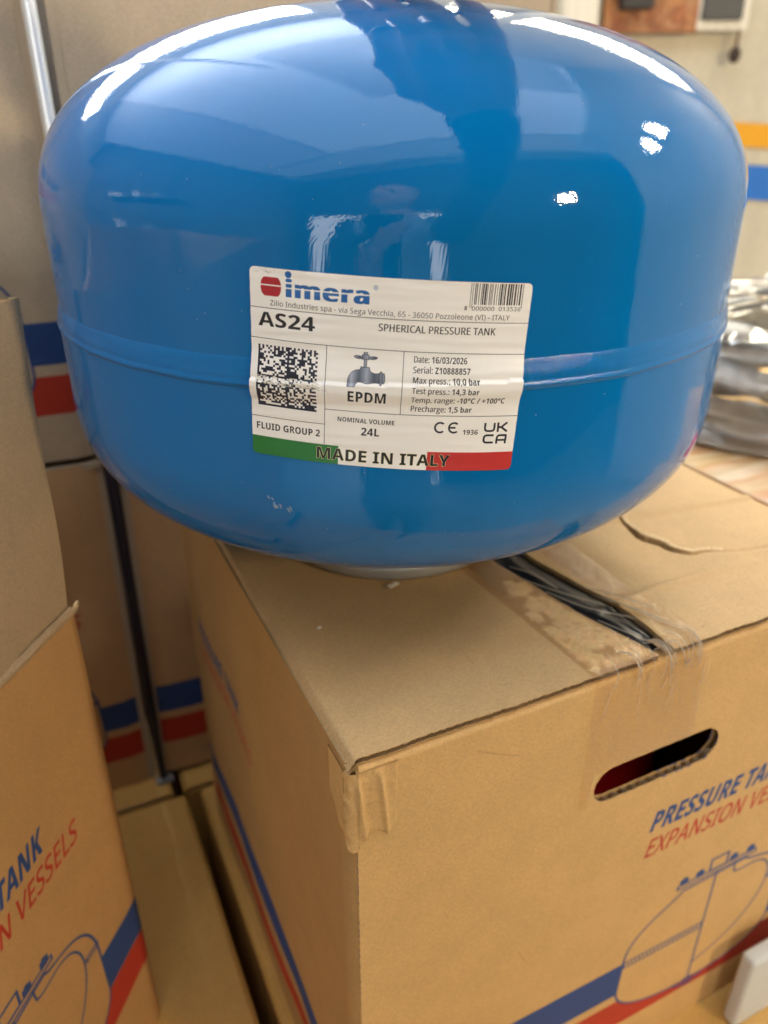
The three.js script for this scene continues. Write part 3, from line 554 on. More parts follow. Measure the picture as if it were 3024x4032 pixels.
  const tapeSheet = (f0, f1, s1) => sheet(60, 150, (u, v) => {
    const s = lerp(-0.088, s1, v);                        // along: down the front is negative
    const z0 = Math.min(-0.001, -s + 0.002), xa = f0(z0, s), xb = f1(z0, s);
    let x = lerp(xa, xb, u), y, z;
    if (s < -0.004) { z = 0.0010 + 0.0009 * Math.max(0, n2(x * 150 + s * 50, s * 22)) * smooth(-0.075, -0.03, s); y = s - 0.003; if (x > 0.139 && y < -0.0672) y = -0.0672; } else if (s < 0.004) { const a = (s + 0.004) / 0.008; z = lerp(0.0011, -0.002, a * a); y = lerp(-0.007, 0.0008, Math.sqrt(a)); } else { z = -s + 0.002; y = tapeTop(x, z) + 0.0007 + 0.0012 * Math.max(0, n2(x * 120 + z * 60, z * 40)) * (1 - smooth(0.02, 0.1, s)); }
    return [x, y, z];
  });
  const openAt = (s) => smooth(-0.004, 0.012, s);         // the tape has split over the gap
  const tape = merge([
    tapeSheet((z, s) => 0.1315 + (s < 0 ? -s * 0.02 : 0), (z, s) => lerp(0.1775, gapL(z) - 0.0005, openAt(s)), 0.132),
    tapeSheet((z, s) => lerp(0.1775, gapR(z) + 0.0005, openAt(s)), (z, s) => 0.2045 + (s < 0 ? -s * 0.10 : 0), 0.132)]);
  part('clear_tape', L(tape), clear, near);
  // wrinkles and drawn strands of the tape
  const strand = new THREE.MeshPhysicalMaterial({ color: new THREE.Color(0.88, 0.82, 0.70), roughness: 0.18, transmission: 0.75, thickness: 0, ior: 1.5 });
  const st = [];
  for (let i = 0; i < 17; i++) {
    const x = 0.134 + Math.pow(rnd(), 0.8) * 0.066, l = 0.004 + rnd() * 0.011, d = 0.001 + rnd() * 0.007, lean = (rnd() - 0.3) * 0.007;
    st.push(tube([V(x - lean * 1.2, tapeTop(x, -l) + 0.0012, -l), V(x - lean * 0.3, 0.0028, -l * 0.4), V(x, -0.001, 0.0016), V(x + lean * 0.5, -0.006 - d * 0.4, 0.0024), V(x + lean, -0.008 - d, 0.0012)], 0.00018 + rnd() * 0.00026, 20, 5));
  }
  for (const [x0, z0, x1, z1, r] of [[0.150, -0.100, 0.181, -0.052, 0.0004], [0.158, -0.076, 0.184, -0.030, 0.0004], [0.181, -0.080, 0.192, -0.020, 0.00032], [0.186, -0.052, 0.199, -0.008, 0.00032], [0.188, -0.040, 0.203, -0.006, 0.0003], [0.184, -0.060, 0.196, -0.012, 0.0004], [0.166, -0.040, 0.180, -0.004, 0.00032], [0.185, -0.070, 0.200, -0.030, 0.0004], [0.157, -0.112, 0.170, -0.080, 0.0005]])
    st.push(tube([V(x0, tapeTop(x0, z0) + 0.0012, z0), V(lerp(x0, x1, 0.4), Math.max(tapeTop(lerp(x0, x1, 0.4), lerp(z0, z1, 0.5)), -0.004) + 0.0022, lerp(z0, z1, 0.5)), V(x1, tapeTop(x1, z1) + 0.0014, z1)], r, 20, 6));
  for (let i = 0; i < 9; i++) {
    const x = 0.140 + rnd() * 0.072, y = -0.010 - rnd() * 0.008, l = 0.006 + rnd() * 0.018, c = (rnd() - 0.3) * 0.014, p = [];
    for (let k = 0; k <= 6; k++) p.push(V(x + c * (k / 6) ** 2 + 0.0004 * rnd(), Math.max(y - l * k / 6, -0.064), 0.0009 + 0.0007 * Math.sin(Math.PI * k / 6)));
    st.push(tube(p, 0.00012 + rnd() * 0.00010, 24, 5));
  }
  part('tape_wrinkle', st.map(L), strand, near, 'glossy drawn strands of the stretched tape');
  // crumpled paper tape round the near corner
  const wrap = sheet(70, 60, (u, v) => {
    const s = lerp(-0.022, 0.024, u), y = lerp(-0.047 - 0.003 * n2(u * 5, 3) - 0.006 * Math.exp(-(((u - 0.5) / 0.12) ** 2)) + 0.012 * smooth(0.35, 0, u), -0.0075, v);
    const ridge = (c, w, h) => h * Math.exp(-(((s - c - (1 - v) * 0.004) / w) ** 2));
    const f = smooth(0.0, 0.25, 1 - v) , k = 0.0005 + (ridge(0.0035, 0.0014, 0.0022) + ridge(0.0145, 0.0013, 0.0022)) * f + 0.0005 * Math.max(0, n2(s * 160, y * 120));
    const rim = (u === 0 || u === 1 || v === 0) ? -0.0010 : 0;
    if (s < -0.004) return [-k * 0.5 - rim - 0.0002, y, s];
    if (s < 0.004) { const a = (s + 0.004) / 0.008 * Math.PI / 2; return [0.005 - Math.cos(a) * (0.005 + k), y, -0.005 + Math.sin(a) * (0.005 + k)]; }
    return [s, y, k + rim];
  }, (u, v, q) => [u * 0.07 + 0.3, q[1] + 0.3]);
  part('corner_tape', L(wrap), card(plainKraft, 0.5), near, 'crumpled paper tape folded round the near corner');
}
// red vessel packed inside the carton, seen through the hand hole
{
  const pts = []; for (let i = 0; i <= 40; i++) { const t = -Math.PI / 2 + Math.PI * i / 40; pts.push(new THREE.Vector2(Math.max(1e-4, 0.150 * Math.pow(Math.cos(t), 0.8)), 0.16 + 0.15 * Math.sign(Math.sin(t)) * Math.pow(Math.abs(Math.sin(t)), 0.8))); }
  const v = thing('expansion_vessel', 'dark red vessel packed inside the carton, glimpsed through its hand hole', 'vessel', [CX + 0.155, CYT - BH + 0.012, CZ - 0.166]);
  part('shell', new THREE.LatheGeometry(pts, 96), new THREE.MeshPhysicalMaterial({ color: new THREE.Color(0.86, 0.010, 0.018), roughness: 0.5 }), v);
}

// ------------------------------------------------------------------ open carton at the left
{
  const P = V(0.0015, -0.2446, -0.4046), turn = Math.atan2(0.7973, 0.6036), W = 0.366, D = 0.350, H = 0.3754;
  const rot = new THREE.Matrix4().makeRotationY(turn);
  const base = V(-W / 2, -H, -D / 2).applyMatrix4(rot).add(P);
  const t = thing('carton', 'open brown carton at the left edge with its front flap standing up', 'carton', [base.x, base.y, base.z], turn);
  const LL = (g) => g.translate(W / 2, H, D / 2);        // from the right top corner of the front: x runs to the left as negative
  const map = kraft(W, H, 3400, cartonPrint({ cx: W - 0.121, dy: -0.0245, W, textX: W - 0.189, red: [0.2995, 0.3310] }), [0.46, 0.262, 0.100]);
  map.offset.set(1, 1);
  const front = sheet(60, 50, (u, v) => {
    const y = lerp(-H, -0.002, v), s = lerp(-W, 0.004, u);
    let x = s, z = 0; if (s > -0.005) { const a = (s + 0.005) / 0.009 * Math.PI / 2; x = -0.005 + Math.sin(a) * 0.005; z = -0.005 + Math.cos(a) * 0.005; }
    z += 0.0022 * n2(s * 5 + 2, y * 6) * smooth(0.0, 0.04, -y) * smooth(0, 0.02, -s);
    return [x, y, z];
  }, (u, v, q) => [lerp(-W, 0.004, u), q[1]]);
  part('front_panel', [LL(front), LL(box(W - 0.01, H - 0.004, 0.0007, -W / 2, -H / 2, -0.0062))], card(map, 0.6), t);
  part('right_panel', LL(box(T, H - 0.004, D - 0.006, -T / 2, -H / 2 - 0.002, -D / 2 - 0.003)), cardPlain, t);
  part('left_panel', LL(box(T, H - 0.004, D, -W + T / 2, -H / 2 - 0.002, -D / 2 - 0.003)), cardPlain, t);
  part('back_panel', LL(box(W, H - 0.004, T, -W / 2, -H / 2 - 0.002, -D + T / 2)), cardPlain, t);
  // front flap: creased fold, then up
  const FH = 0.170;
  const flapBody = (z0, crease) => sheet(60, 60, (u, v) => {
    const y = lerp(0.0015, FH, v), x = lerp(-W, -0.006 + 0.013 * Math.min(1, v * 1.0) * 0.9 + (v > 0.97 ? 0.0006 * n2(v * 90, 3) : 0), u);
    return [x, y, z0 + 0.0016 * n2(x * 6, y * 8 + 5)];
  }, (u, v, q) => [q[0] + 1, q[1] + 1]);
  const fold = sheet(80, 12, (u, v) => { const x = lerp(-W, -0.001 - 0.005 * smooth(0.5, 1, v), u), a = v * Math.PI; return [x, -0.0035 + v * 0.007, 0.0014 * Math.sin(a) + 0.0004 * n2(x * 80, v * 3)]; }, (u, v, q) => [q[0] + 1, q[1] + 1]);
  const edgeR = sheet(1, 40, (u, v) => { const y = lerp(0.0015, FH, v), x = -0.006 + 0.013 * v * 0.9; return [x, y, 0.0016 * n2(x * 6, y * 8 + 5) - (1 - u) * T]; });
  part('open_flap', [LL(flapBody(0)), LL(flapBody(-T)), LL(fold)], cardFlap, t, 'front flap standing upright');
  const zz = 0;
  const flute = sheet(420, 1, (u, v) => { const x = lerp(-W, 0.0055, u); return [x, FH - v * 0.03, zz - T / 2 + 0.0021 * Math.sin(x / 0.0072 * 2 * Math.PI) + 0.0016 * n2(x * 6, FH * 8 + 5)]; });
  part('flap_edge', [LL(flute), LL(edgeR)], cardPale, t);
  part('open_flap', LL(box(T, FH, D - 0.01, -T / 2 - 0.004, FH / 2, -D / 2)), cardPlain, t, 'right flap standing upright');
  part('open_flap', LL(box(T, FH, D - 0.01, -W + T / 2, FH / 2, -D / 2)), cardPlain, t, 'left flap standing upright');
  part('open_flap', LL(box(W - 0.02, FH, T, -W / 2, FH / 2, -D + T / 2)), cardPlain, t, 'back flap standing upright');
  part('bottom_panel', LL(box(W - 0.014, T, D - 0.014, -W / 2, -H + T / 2, -D / 2)), cardPlain, t);
  // curl of paper at the corner notch
  part('paper_curl', LL(tube([V(-0.0045, 0.001, 0.001), V(-0.003, 0.004, 0.002), V(-0.0008, 0.004, 0.0018), V(-0.0004, 0.0012, 0.001), V(-0.0025, 0.0004, 0.0012)], 0.0007, 20, 6)), cardPale, t);
}

// ------------------------------------------------------------------ stacked cartons behind
const stackArt = kraft(0.366, 0.37, 2400, cartonPrint({ cx: 0.366 - 0.112, W: 0.366, textX: 0.178, blue: [0.257, 0.290], red: [0.299, 0.3305] }), HAZEKRAFT);  // haze over the upper cartons is part of this card colour
const stackArtLow = kraft(0.366, 0.37, 2000, cartonPrint({ cx: 0.366 - 0.112, W: 0.366, textX: 0.178, blue: [0.257, 0.290], red: [0.299, 0.3305] }), [0.52, 0.325, 0.155]);
function stackCarton(label, x0, x1, yTop, H, zFront, D, tilt, art = stackArt, group = 'cartons stacked behind the tank') {
  const W = x1 - x0, t = thing('stacked_carton', label, 'carton', [(x0 + x1) / 2, yTop - H, zFront - D / 2]);
  const m = art.clone(); m.repeat.set(1 / 0.366, 1 / H); m.offset.set((-0.366 + W) / 0.366 * 0, 0); m.needsUpdate = true;
  const side = (g) => g;
  part('front_panel', sheet(20, 20, (u, v) => { const e = Math.min(u, 1 - u) * W, r = 0.004, q = Math.min(1, e / r); return [lerp(-W / 2, W / 2, u), v * H, D / 2 - (q < 1 ? r * (1 - Math.sqrt(1 - (1 - q) ** 2)) : 0) + 0.002 * n2(u * 3 + x0 * 9, v * 3) * smooth(0, 0.05, e)]; }, (u, v) => [u * W, v * H]), card(m, 0.5), t);
  part('left_panel', box(T, H, D, -W / 2 + T / 2, H / 2, -0.002), cardHaze, t);
  part('right_panel', box(T, H, D, W / 2 - T / 2, H / 2, -0.002), cardHaze, t);
  part('back_panel', box(W - 0.012, H, T, 0, H / 2, -D / 2 + T / 2), cardHaze, t);
  part('bottom_panel', box(W - 0.012, T, D - 0.012, 0, T / 2, 0), cardHaze, t);
  part('top_flap', box(W, T, D / 2 - 0.003, 0, H - T / 2 + 0.001, D / 4 + 0.001), cardHaze, t);
  part('top_flap', box(W, T, D / 2 - 0.003, 0, H - T / 2 + 0.001, -D / 4 - 0.001), cardHaze, t);
  t.rotation.z = tilt;
  t.userData.group = group;
  return t;
}
const SZ = -0.648;
stackCarton('upper left carton of the rear stack, showing its blue and red stripes beside the tank', 0.0465 - 0.366, 0.0465, 0.1195, 0.371, SZ, 0.35, 0);
stackCarton('upper right carton of the rear stack, mostly hidden by the tank', 0.0610, 0.476, 0.1195, 0.371, SZ + 0.001, 0.35, 0);
stackCarton('lower left carton of the rear stack, left of the metal post', 0.0425 - 0.366, 0.0425, -0.2570, 0.3625, SZ, 0.35, -0.010, stackArtLow);
stackCarton('lower right carton of the rear stack, between the post and the tank carton', 0.0500, 0.416, -0.2560, 0.3630, SZ + 0.002, 0.35, -0.022, stackArtLow);
// cartons of the bottom layer
function baseCarton(label, x0, x1, z0, z1, yTop, H) {
  const W = x1 - x0, D = z0 - z1, t = thing('base_carton', label, 'carton', [(x0 + x1) / 2, yTop - H, (z0 + z1) / 2]);
  t.userData.group = 'cartons of the bottom layer';
  const mk = (w, h, d, x, y, z) => box(w, h, d, x, y, z, 0.0025);
  const topSheet = (z0, z1) => sheet(240, 40, (u, v) => { const x = lerp(-W / 2, W / 2, u), z = lerp(z1, z0, v), e = Math.min(u, 1 - u) * W; return [x, H + 0.0012 * n2(x * 9 + x0, z * 9) - 0.004 * (1 - smooth(0, 0.004, e)), z]; }, (u, v, q) => [q[0] + 1, q[2] + 1]);
  part('top_flap', [topSheet(D / 2, 0.002)], cardDeep, t);
  part('top_flap', [topSheet(-0.002, -D / 2)], cardDeep, t);
  part('front_panel', mk(W, H - 0.005, T, 0, (H - 0.005) / 2, D / 2 - T / 2), cardDeep, t);
  part('back_panel', mk(W, H - 0.005, T, 0, (H - 0.005) / 2, -D / 2 + T / 2), cardDeep, t);
  part('left_panel', mk(T, H - 0.005, D, -W / 2 + T / 2, (H - 0.005) / 2, 0), cardDeep, t);
  part('right_panel', mk(T, H - 0.005, D, W / 2 - T / 2, (H - 0.005) / 2, 0), cardDeep, t);
  return t;
}
baseCarton('bottom layer carton left of the dark gap, below the open carton', 0.0665 - 0.40, 0.0665, -0.03, -0.611, -0.620, 0.36);
baseCarton('bottom layer carton right of the dark gap, below the tank carton', 0.0815, 0.50, -0.03, -0.611, -0.620, 0.36);
baseCarton('rear bottom layer carton under the left side of the rear stack', 0.0560 - 0.40, 0.0560, -0.6195, -1.02, -0.620, 0.36);
baseCarton('rear bottom layer carton under the right side of the rear stack', 0.0670, 0.50, -0.6195, -1.02, -0.621, 0.36);
{ // pallet under everything
  const t = thing('pallet', 'wooden pallet under the bottom layer of cartons', 'pallet', [0.08, -EYE, -0.53]);
  const wood = new THREE.MeshStandardMaterial({ color: new THREE.Color(0.36, 0.23, 0.11), roughness: 0.8 });
  for (let i = 0; i < 6; i++) part('deck_board', box(0.9, 0.02, 0.12, 0, 0.50, -0.45 + i * 0.18, 0.003), wood, t);
  for (const s of [-0.4, 0, 0.4]) part('bearer', box(0.1, 0.49, 1.0, s, 0.245, 0), wood, t);
}
{ // slim steel post between the stacks
  const t = thing('steel_post', 'slim polished steel post standing between the rear carton stacks', 'post', [0.0505, -0.620, -0.6435]);
  const steel = new THREE.MeshPhysicalMaterial({ color: new THREE.Color(0.93, 0.95, 0.93), metalness: 0.6, roughness: 0.4 });  // whitened to carry the bright window reflection
  const blueReflection = new THREE.MeshPhysicalMaterial({ color: new THREE.Color(0.010, 0.012, 0.024), roughness: 0.28 });  // dark reflection of the tank held as a flat colour
  part('lower_tube', new THREE.CylinderGeometry(0.0062, 0.0036, 0.45, 32).translate(0, 0.228, 0), blueReflection, t, 'lower tube with its dark blue reflection put into the colour');
  part('upper_tube', new THREE.CylinderGeometry(0.0048, 0.0048, 0.75, 32).translate(0, 0.828, 0), steel, t, 'upper steel tube with its bright reflection put into the colour');
  part('foot', box(0.018, 0.0025, 0.011, 0.001, 0.0013, 0.003, 0.001), new THREE.MeshStandardMaterial({ color: new THREE.Color(0.22, 0.20, 0.19), roughness: 0.6, metalness: 0.5 }), t);
}

// ------------------------------------------------------------------ right side: carton, boards and wrapped coils
{
  const t = thing('side_carton', 'pale carton right of the tank carton, carrying the pine boards', 'carton', [0.72, -0.62, -0.52]);
  for (const [n, g] of [['front_panel', box(0.50, 0.30, T, 0, 0.15, 0.26, 0.002)], ['back_panel', box(0.50, 0.30, T, 0, 0.15, -0.26, 0.002)], ['left_panel', box(T, 0.30, 0.51, -0.247, 0.15, 0, 0.002)], ['right_panel', box(T, 0.30, 0.51, 0.247, 0.15, 0, 0.002)]]) part(n, g, cardPlain, t);
  part('top_flap', box(0.248, T, 0.52, -0.1255, 0.302, 0, 0.002), cardPlain, t); part('top_flap', box(0.248, T, 0.52, 0.1255, 0.302, 0, 0.002), cardPlain, t);
  const pine = (() => { const c = document.createElement('canvas'); c.width = 512; c.height = 128; const x = c.getContext('2d'); x.fillStyle = '#e6cdac'; x.fillRect(0, 0, 512, 128); for (let i = 0; i < 160; i++) { x.strokeStyle = `rgba(${150 + rnd() * 40},${100 + rnd() * 40},50,0.22)`; x.lineWidth = 0.6 + rnd() * 2; const y = rnd() * 128; x.beginPath(); x.moveTo(0, y); x.bezierCurveTo(170, y + rnd() * 8 - 4, 340, y + rnd() * 8 - 4, 512, y + rnd() * 6 - 3); x.stroke(); } const q = new THREE.CanvasTexture(c); q.colorSpace = THREE.SRGBColorSpace; q.wrapS = q.wrapT = THREE.RepeatWrapping; return q; })();
  const wood = new THREE.MeshStandardMaterial({ map: pine, roughness: 0.6 });
  const labels = ['pine board lying next to the tank carton', 'second pine board, under the wrapped coils', 'third pine board, farthest right of the boards'];
  [[0.505, 0.075], [0.590, 0.080], [0.680, 0.085]].forEach(([x, w], i) => {
    const b = thing('pine_board', labels[i], 'board', [x, -0.3125, -0.62 + i * 0.01], 0, 'pine boards beside the tank carton');
    part('plank', new RoundedBoxGeometry(w, 0.022, 0.56, 2, 0.002).translate(0, 0.011, 0), wood, b);
  });
}
{
  const c = thing('wrapped_coil', 'pile of shiny hose coils wrapped in clear film on the boards', 'coil', [0.770, -0.290, -0.555]);
  c.scale.set(1, 0.56, 1);
  const shiny = new THREE.MeshPhysicalMaterial({ color: new THREE.Color(0.58, 0.58, 0.55), metalness: 0.7, roughness: 0.34, bumpMap: bump(peelBump, 8, 40), bumpScale: 0.003 });
  const film = new THREE.MeshPhysicalMaterial({ color: 0xffffff, transmission: 1, thickness: 0, roughness: 0.06, ior: 1.45 });
  for (let i = 0; i < 7; i++) {
    const pts = []; const y0 = 0.018 + i * 0.028;
    for (let k = 0; k < 40; k++) { const a = k / 40 * Math.PI * 2, r = 0.165 - 0.008 * (i % 2) - 0.006 * Math.max(0, i - 4) + 0.012 * n2(Math.cos(a) * 1.4 + i * 3, Math.sin(a) * 1.4); pts.push(V(Math.cos(a) * r, y0 + 0.013 * n2(Math.cos(a) * 1.5 + 5, Math.sin(a) * 1.5 + i * 2.3), Math.sin(a) * r * 0.9)); }
    part('hose', new THREE.TubeGeometry(new THREE.CatmullRomCurve3(pts, true), 160, 0.016 + 0.004 * (i % 3 === 1), 14, true), shiny, c);
  }
  part('film', sheet(180, 40, (u, v) => { const a = u * Math.PI * 2, k = n3(Math.cos(a) * 4, Math.sin(a) * 4, v * 4) * 0.008 + n3(Math.cos(a) * 11, Math.sin(a) * 11 + v * 6, v * 5) * 0.003; const prof = v < 0.7 ? 0.192 : 0.192 - 0.13 * ((v - 0.7) / 0.3) ** 1.4, y = v < 0.7 ? 0.005 + v / 0.7 * 0.19 : 0.195 + 0.03 * (v - 0.7) / 0.3; return [Math.cos(a) * (prof + k), y + k * 0.8, Math.sin(a) * (prof + k) * 0.92]; }), film, c);
  for (const [a, h, col, n] of [[2.3, 0.16, 0x151515, 'black_cap'], [3.05, 0.012, 0x201512, 'black_cap']])
    part(n, new THREE.CylinderGeometry(0.010, 0.010, 0.040, 18).rotateZ(Math.PI / 2).rotateY(-a).translate(Math.cos(a) * 0.182, h, Math.sin(a) * 0.168), new THREE.MeshStandardMaterial({ color: col, roughness: 0.5 }), c);
  const p = thing('plastic_pipe', 'pale grey plastic pipe slanting up behind the wrapped coils', 'pipe', [1.0, -0.2750, -0.86]);
  part('tube', tube([V(-0.04, -0.06, 0), V(0.02, 0, 0), V(0.16, 0.12, 0.02), V(0.3, 0.25, 0.04)], 0.014, 20, 14), new THREE.MeshStandardMaterial({ color: new THREE.Color(0.62, 0.58, 0.48), roughness: 0.45 }), p);
  const r = thing('red_cap', 'small bright red cap at the right edge of the boards', 'cap', [0.575, -0.29, -0.385]);
  part('cap_body', new THREE.CylinderGeometry(0.018, 0.02, 0.026, 28).translate(0, 0.013, 0), new THREE.MeshPhysicalMaterial({ color: new THREE.Color(0.7, 0.03, 0.04), roughness: 0.35 }), r);
}
{ // white foam block in the lower right corner
  const t = thing('foam_strip', 'white foam strip standing at the foot of the tank carton, lower right corner', 'foam', [0.391 + 0.05, -0.620, -0.206]);
  const g = new RoundedBoxGeometry(0.10, 0.078, 0.012, 4, 0.004).translate(0, 0.039, 0);
  part('strip', g, new THREE.MeshStandardMaterial({ color: new THREE.Color(0.97, 0.95, 0.84), roughness: 0.7, bumpMap: bump(paperBump, 30, 30), bumpScale: 0.0008 }), t);
}
{ // bits of paper on the carton top
  const m = new THREE.MeshStandardMaterial({ color: new THREE.Color(0.72, 0.66, 0.55), roughness: 0.8 });
  for (const [x, z, w, d, l] of [[0.1700, -0.3425, 0.007, 0.003, 'tiny pale paper chip under the front of the flange'], [0.1158, -0.3213, 0.0022, 0.0016, 'tiny white crumb on the left top flap']]) {
    const c = thing('paper_chip', l, 'paper', [x, CYT + 0.0012, z], 0.3);
    part('chip', box(w, 0.0004, d, 0, 0.0003, 0), m, c);
  }
}

// ------------------------------------------------------------------ a shelf at the left, mirrored in the side of the tank
{
  const t = thing('shelf_unit', 'dark steel shelf unit by the left wall, mirrored in the tank', 'shelf', [-1.75, -EYE, -0.9], 0.6);
  const iron = new THREE.MeshStandardMaterial({ color: new THREE.Color(0.03, 0.035, 0.05), roughness: 0.6 });
  for (const h of [0.5, 1.15, 1.75]) part('shelf_board', box(0.4, 0.03, 1.4, 0, h, 0), iron, t);
  for (const [x, z] of [[-0.18, -0.68], [0.18, -0.68], [-0.18, 0.68], [0.18, 0.68]]) part('upright', box(0.03, 2.2, 0.03, x, 1.1, z), iron, t);
  const M = [0xe9ebea, 0xd98a78, 0xe6e4d8, 0xcfd8df], P = [[-0.5, 1.165, 0.16, 0.10, 1], [-0.28, 1.165, 0.07, 0.24, 0], [0.02, 1.165, 0.10, 0.13, 2], [0.32, 1.165, 0.06, 0.20, 3], [-0.4, 1.765, 0.34, 0.08, 0], [0.15, 1.765, 0.12, 0.09, 2], [0.5, 1.765, 0.05, 0.05, 0]];
  const L2 = ['salmon pink parcel on the middle shelf', 'tall white canister on the middle shelf', 'cream parcel on the middle shelf', 'narrow pale blue bottle on the middle shelf', 'long flat white parcel on the top shelf', 'cream parcel on the top shelf', 'little white parcel on the top shelf'];
  P.forEach(([z, y, w, h, m], i) => {
    const p = V(0.06, 0, z).applyAxisAngle(V(0, 1, 0), 0.6), q = thing('parcel', L2[i], 'parcel', [-1.75 + p.x, y - EYE, -0.9 + p.z], 0.6);
    part('wrap', new RoundedBoxGeometry(0.14, h, w, 3, 0.012).translate(0, h / 2, 0), new THREE.MeshPhysicalMaterial({ color: M[m], roughness: 0.35 }), q);
  });
}

// ------------------------------------------------------------------ the photographer, mirrored in the tank
function blob(bones, cell, pad, k) {                     // bones: [p, q, rp, rq]; smooth union meshed by marching cubes
  const lo = V(9, 9, 9), hi = V(-9, -9, -9);
  for (const [a, b, ra, rb] of bones) for (const [p, r] of [[a, ra], [b, rb]]) { lo.min(p.clone().addScalar(-r - pad)); hi.max(p.clone().addScalar(r + pad)); }
  const span = Math.max(hi.x - lo.x, hi.y - lo.y, hi.z - lo.z), n = Math.min(150, Math.ceil(span / cell) + 4), mid = lo.clone().add(hi).multiplyScalar(0.5), half = span / 2 * n / (n - 4);
  const mc = new MarchingCubes(n, new THREE.MeshStandardMaterial(), false, false, 260000); mc.isolation = 0;
  const S = bones.map(([a, b, ra, rb]) => { const d = b.clone().sub(a); return { a, d, l: Math.max(1e-9, d.lengthSq()), ra, rb }; });
  const h = n / 2;
  for (let z = 0; z < n; z++) for (let y = 0; y < n; y++) for (let x = 0; x < n; x++) {
    const px = mid.x + (x - h) / h * half, py = mid.y + (y - h) / h * half, pz = mid.z + (z - h) / h * half;
    let s = 0;
    for (const b of S) { const ex = px - b.a.x, ey = py - b.a.y, ez = pz - b.a.z, t = clamp((ex * b.d.x + ey * b.d.y + ez * b.d.z) / b.l, 0, 1), dx = ex - t * b.d.x, dy = ey - t * b.d.y, dz = ez - t * b.d.z; s += Math.exp(-(Math.sqrt(dx * dx + dy * dy + dz * dz) - lerp(b.ra, b.rb, t)) * k); }
    mc.field[x + y * n + z * n * n] = s > 0 ? Math.log(s) / k : -1;
  }
  mc.update();
  const g = new THREE.BufferGeometry(), c = mc.count;
  const p = new Float32Array(mc.positionArray.slice(0, c * 3));
  for (let i = 0; i < c; i++) { p[i * 3] = mid.x + p[i * 3] * half; p[i * 3 + 1] = mid.y + p[i * 3 + 1] * half; p[i * 3 + 2] = mid.z + p[i * 3 + 2] * half; }
  g.setAttribute('position', new THREE.BufferAttribute(p, 3));
  const q = mergeVertices(g, 1e-5); q.computeVertexNormals();
  const out = q.toNonIndexed(); out.setAttribute('uv', new THREE.BufferAttribute(new Float32Array(out.attributes.position.count * 2), 2));
  return out;
}
{
  const t = thing('person', 'person in dark clothes leaning over the tank, one hand on its top', 'person', [-0.17, -EYE, 0.40]);
  const G = (x, y, z) => V(x + 0.17, y + EYE, z - 0.40);
  const sh = G(0.05, -0.02, 0.36), el = G(0.20, 0.27, 0.16), wr = G(0.20, 0.185, -0.19), sh2 = G(-0.36, -0.02, 0.38), el2 = G(-0.37, -0.26, 0.20), wr2 = G(-0.11, -0.13, 0.07);
  const head = G(-0.15, 0.25, 0.33), neck = G(-0.155, 0.06, 0.37);
  const body = blob([[G(-0.155, 0.09, 0.37), neck, 0.055, 0.06], [head, G(-0.15, 0.20, 0.315), 0.092, 0.075], [G(-0.15, 0.165, 0.275), G(-0.15, 0.175, 0.29), 0.035, 0.05], [G(-0.15, 0.225, 0.225), G(-0.15, 0.205, 0.215), 0.012, 0.016],
    [neck, G(-0.16, -0.30, 0.40), 0.07, 0.15], [sh, sh2, 0.07, 0.07], [G(-0.16, -0.3, 0.40), G(-0.16, -0.58, 0.42), 0.14, 0.15],
    [G(-0.25, -0.6, 0.42), G(-0.26, -1.0, 0.42), 0.09, 0.065], [G(-0.26, -1.0, 0.42), G(-0.26, -1.42, 0.44), 0.06, 0.045], [G(-0.07, -0.6, 0.42), G(-0.05, -1.0, 0.42), 0.09, 0.065], [G(-0.05, -1.0, 0.42), G(-0.05, -1.42, 0.44), 0.06, 0.045],
    [sh, el, 0.055, 0.045], [el, wr, 0.042, 0.03], [sh2, el2, 0.055, 0.045], [el2, wr2, 0.042, 0.03]], 0.014, 0.03, 60);
  const hand = (palmA, palmB, across, fingers, thumb) => {
    const b = [];
    for (const s of [-1, -0.35, 0.35, 1]) b.push([palmA.clone().addScaledVector(across, s * 0.022), palmB.clone().addScaledVector(across, s * 0.030), 0.014, 0.0115]);
    for (const f of fingers) for (let i = 0; i < f.length - 1; i++) b.push([f[i], f[i + 1], 0.0095 - i * 0.0008, 0.0088 - i * 0.0008]);
    for (let i = 0; i < thumb.length - 1; i++) b.push([thumb[i], thumb[i + 1], 0.012 - i * 0.002, 0.010 - i * 0.001]);
    return b;
  };
  const ax = V(1, 0, 0);
  const pa = wr.clone(), pb = G(0.203, 0.135, -0.310);
  const fing = [-0.030, -0.010, 0.010, 0.030].map((o, i) => { const l = [0.88, 1, 1.0, 0.82][i]; return [pb.clone().addScaledVector(ax, o), G(0.203 + o * 1.1, 0.108, -0.310 - 0.048 * l), G(0.203 + o * 1.1, 0.083, -0.310 - 0.082 * l), G(0.203 + o * 1.05, 0.063, -0.310 - 0.100 * l)]; });
  const h1 = blob(hand(pa, pb, ax, fing, [G(0.172, 0.165, -0.225), G(0.150, 0.130, -0.270), G(0.152, 0.098, -0.310), G(0.160, 0.072, -0.335)]), 0.003, 0.008, 320);
  const a2 = V(0.35, 0.75, -0.2).normalize(), pb2 = G(-0.045, -0.075, 0.035);
  const fing2 = [-0.030, -0.010, 0.010, 0.030].map((o) => [pb2.clone().addScaledVector(a2, o), G(-0.035, -0.06, 0.022).addScaledVector(a2, o), G(-0.010, -0.045, 0.018).addScaledVector(a2, o * 1.1), G(0.012, -0.035, 0.016).addScaledVector(a2, o * 1.1)]);
  const h2 = blob(hand(wr2.clone(), pb2, a2, fing2, [G(-0.09, -0.10, 0.05), G(-0.06, -0.06, 0.05), G(-0.045, -0.035, 0.04), G(-0.03, -0.02, 0.03)]), 0.003, 0.008, 320);
  const skin = new THREE.MeshPhysicalMaterial({ color: new THREE.Color(0.44, 0.24, 0.16), roughness: 0.55 });
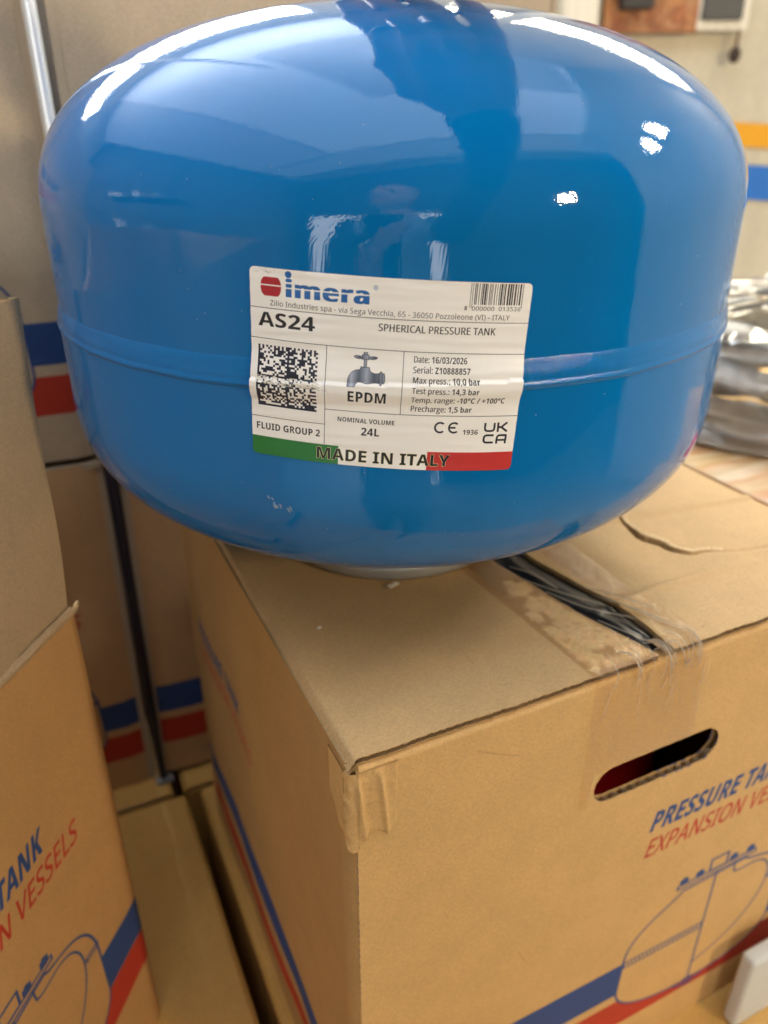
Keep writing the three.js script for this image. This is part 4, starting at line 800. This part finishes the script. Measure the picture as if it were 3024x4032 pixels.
  const cloth = new THREE.MeshStandardMaterial({ color: new THREE.Color(0.022, 0.026, 0.036), roughness: 0.9 });
  const denim = new THREE.MeshStandardMaterial({ color: new THREE.Color(0.26, 0.31, 0.40), roughness: 0.9 });
  part('body', [body, h1, h2], skin, t);
  part('shirt', blob([[G(-0.155, 0.03, 0.37), G(-0.16, -0.30, 0.40), 0.085, 0.165], [sh, sh2, 0.080, 0.080], [G(-0.16, -0.3, 0.40), G(-0.16, -0.55, 0.42), 0.155, 0.165]], 0.014, 0.03, 60), denim, t);
  part('sleeves', blob([[sh, sh.clone().lerp(sh2, 0.05), 0.083, 0.083], [sh, el, 0.068, 0.056], [el, wr, 0.054, 0.042], [sh2, sh2.clone().lerp(sh, 0.05), 0.083, 0.083], [sh2, el2, 0.068, 0.056], [el2, wr2, 0.054, 0.040]], 0.014, 0.03, 60), cloth, t);
  part('trousers', blob([[G(-0.16, -0.56, 0.42), G(-0.16, -0.62, 0.42), 0.165, 0.15], [G(-0.25, -0.6, 0.42), G(-0.26, -1.0, 0.42), 0.105, 0.08], [G(-0.26, -1.0, 0.42), G(-0.26, -1.42, 0.44), 0.075, 0.065], [G(-0.07, -0.6, 0.42), G(-0.05, -1.0, 0.42), 0.105, 0.08], [G(-0.05, -1.0, 0.42), G(-0.05, -1.42, 0.44), 0.075, 0.065]], 0.014, 0.03, 60), denim, t);
  part('hair', blob([[G(-0.15, 0.285, 0.345), G(-0.15, 0.25, 0.37), 0.088, 0.088]], 0.010, 0.02, 60), new THREE.MeshStandardMaterial({ color: new THREE.Color(0.02, 0.014, 0.01), roughness: 0.7 }), t);
  for (const s of [-1, 1]) part('shoe', new RoundedBoxGeometry(0.09, 0.075, 0.26, 4, 0.03).translate(s * 0.105 + 0.015, 0.0385, -0.03), new THREE.MeshStandardMaterial({ color: 0x1a1a1c, roughness: 0.6 }), t);
  for (const s of [-1, 1]) part('eye', new THREE.SphereGeometry(0.012, 14, 10).translate(0.02 + s * 0.032, 0.245 + EYE, 0.33 - 0.40 - 0.088), new THREE.MeshStandardMaterial({ color: 0x2a2320, roughness: 0.2 }), t);
  // the phone in the left hand; the lens looks out of it
  const ph = thing('phone', 'dark phone held up by the person in front of the tank', 'phone', [0, 0, 0]);
  const pm = part('phone_body', new RoundedBoxGeometry(0.074, 0.152, 0.008, 3, 0.0038).translate(-0.018, -0.055, 0.012), new THREE.MeshPhysicalMaterial({ color: 0x101216, roughness: 0.3 }), ph);
  ph.quaternion.copy(camera.quaternion);
}
renderer.render(scene, camera);
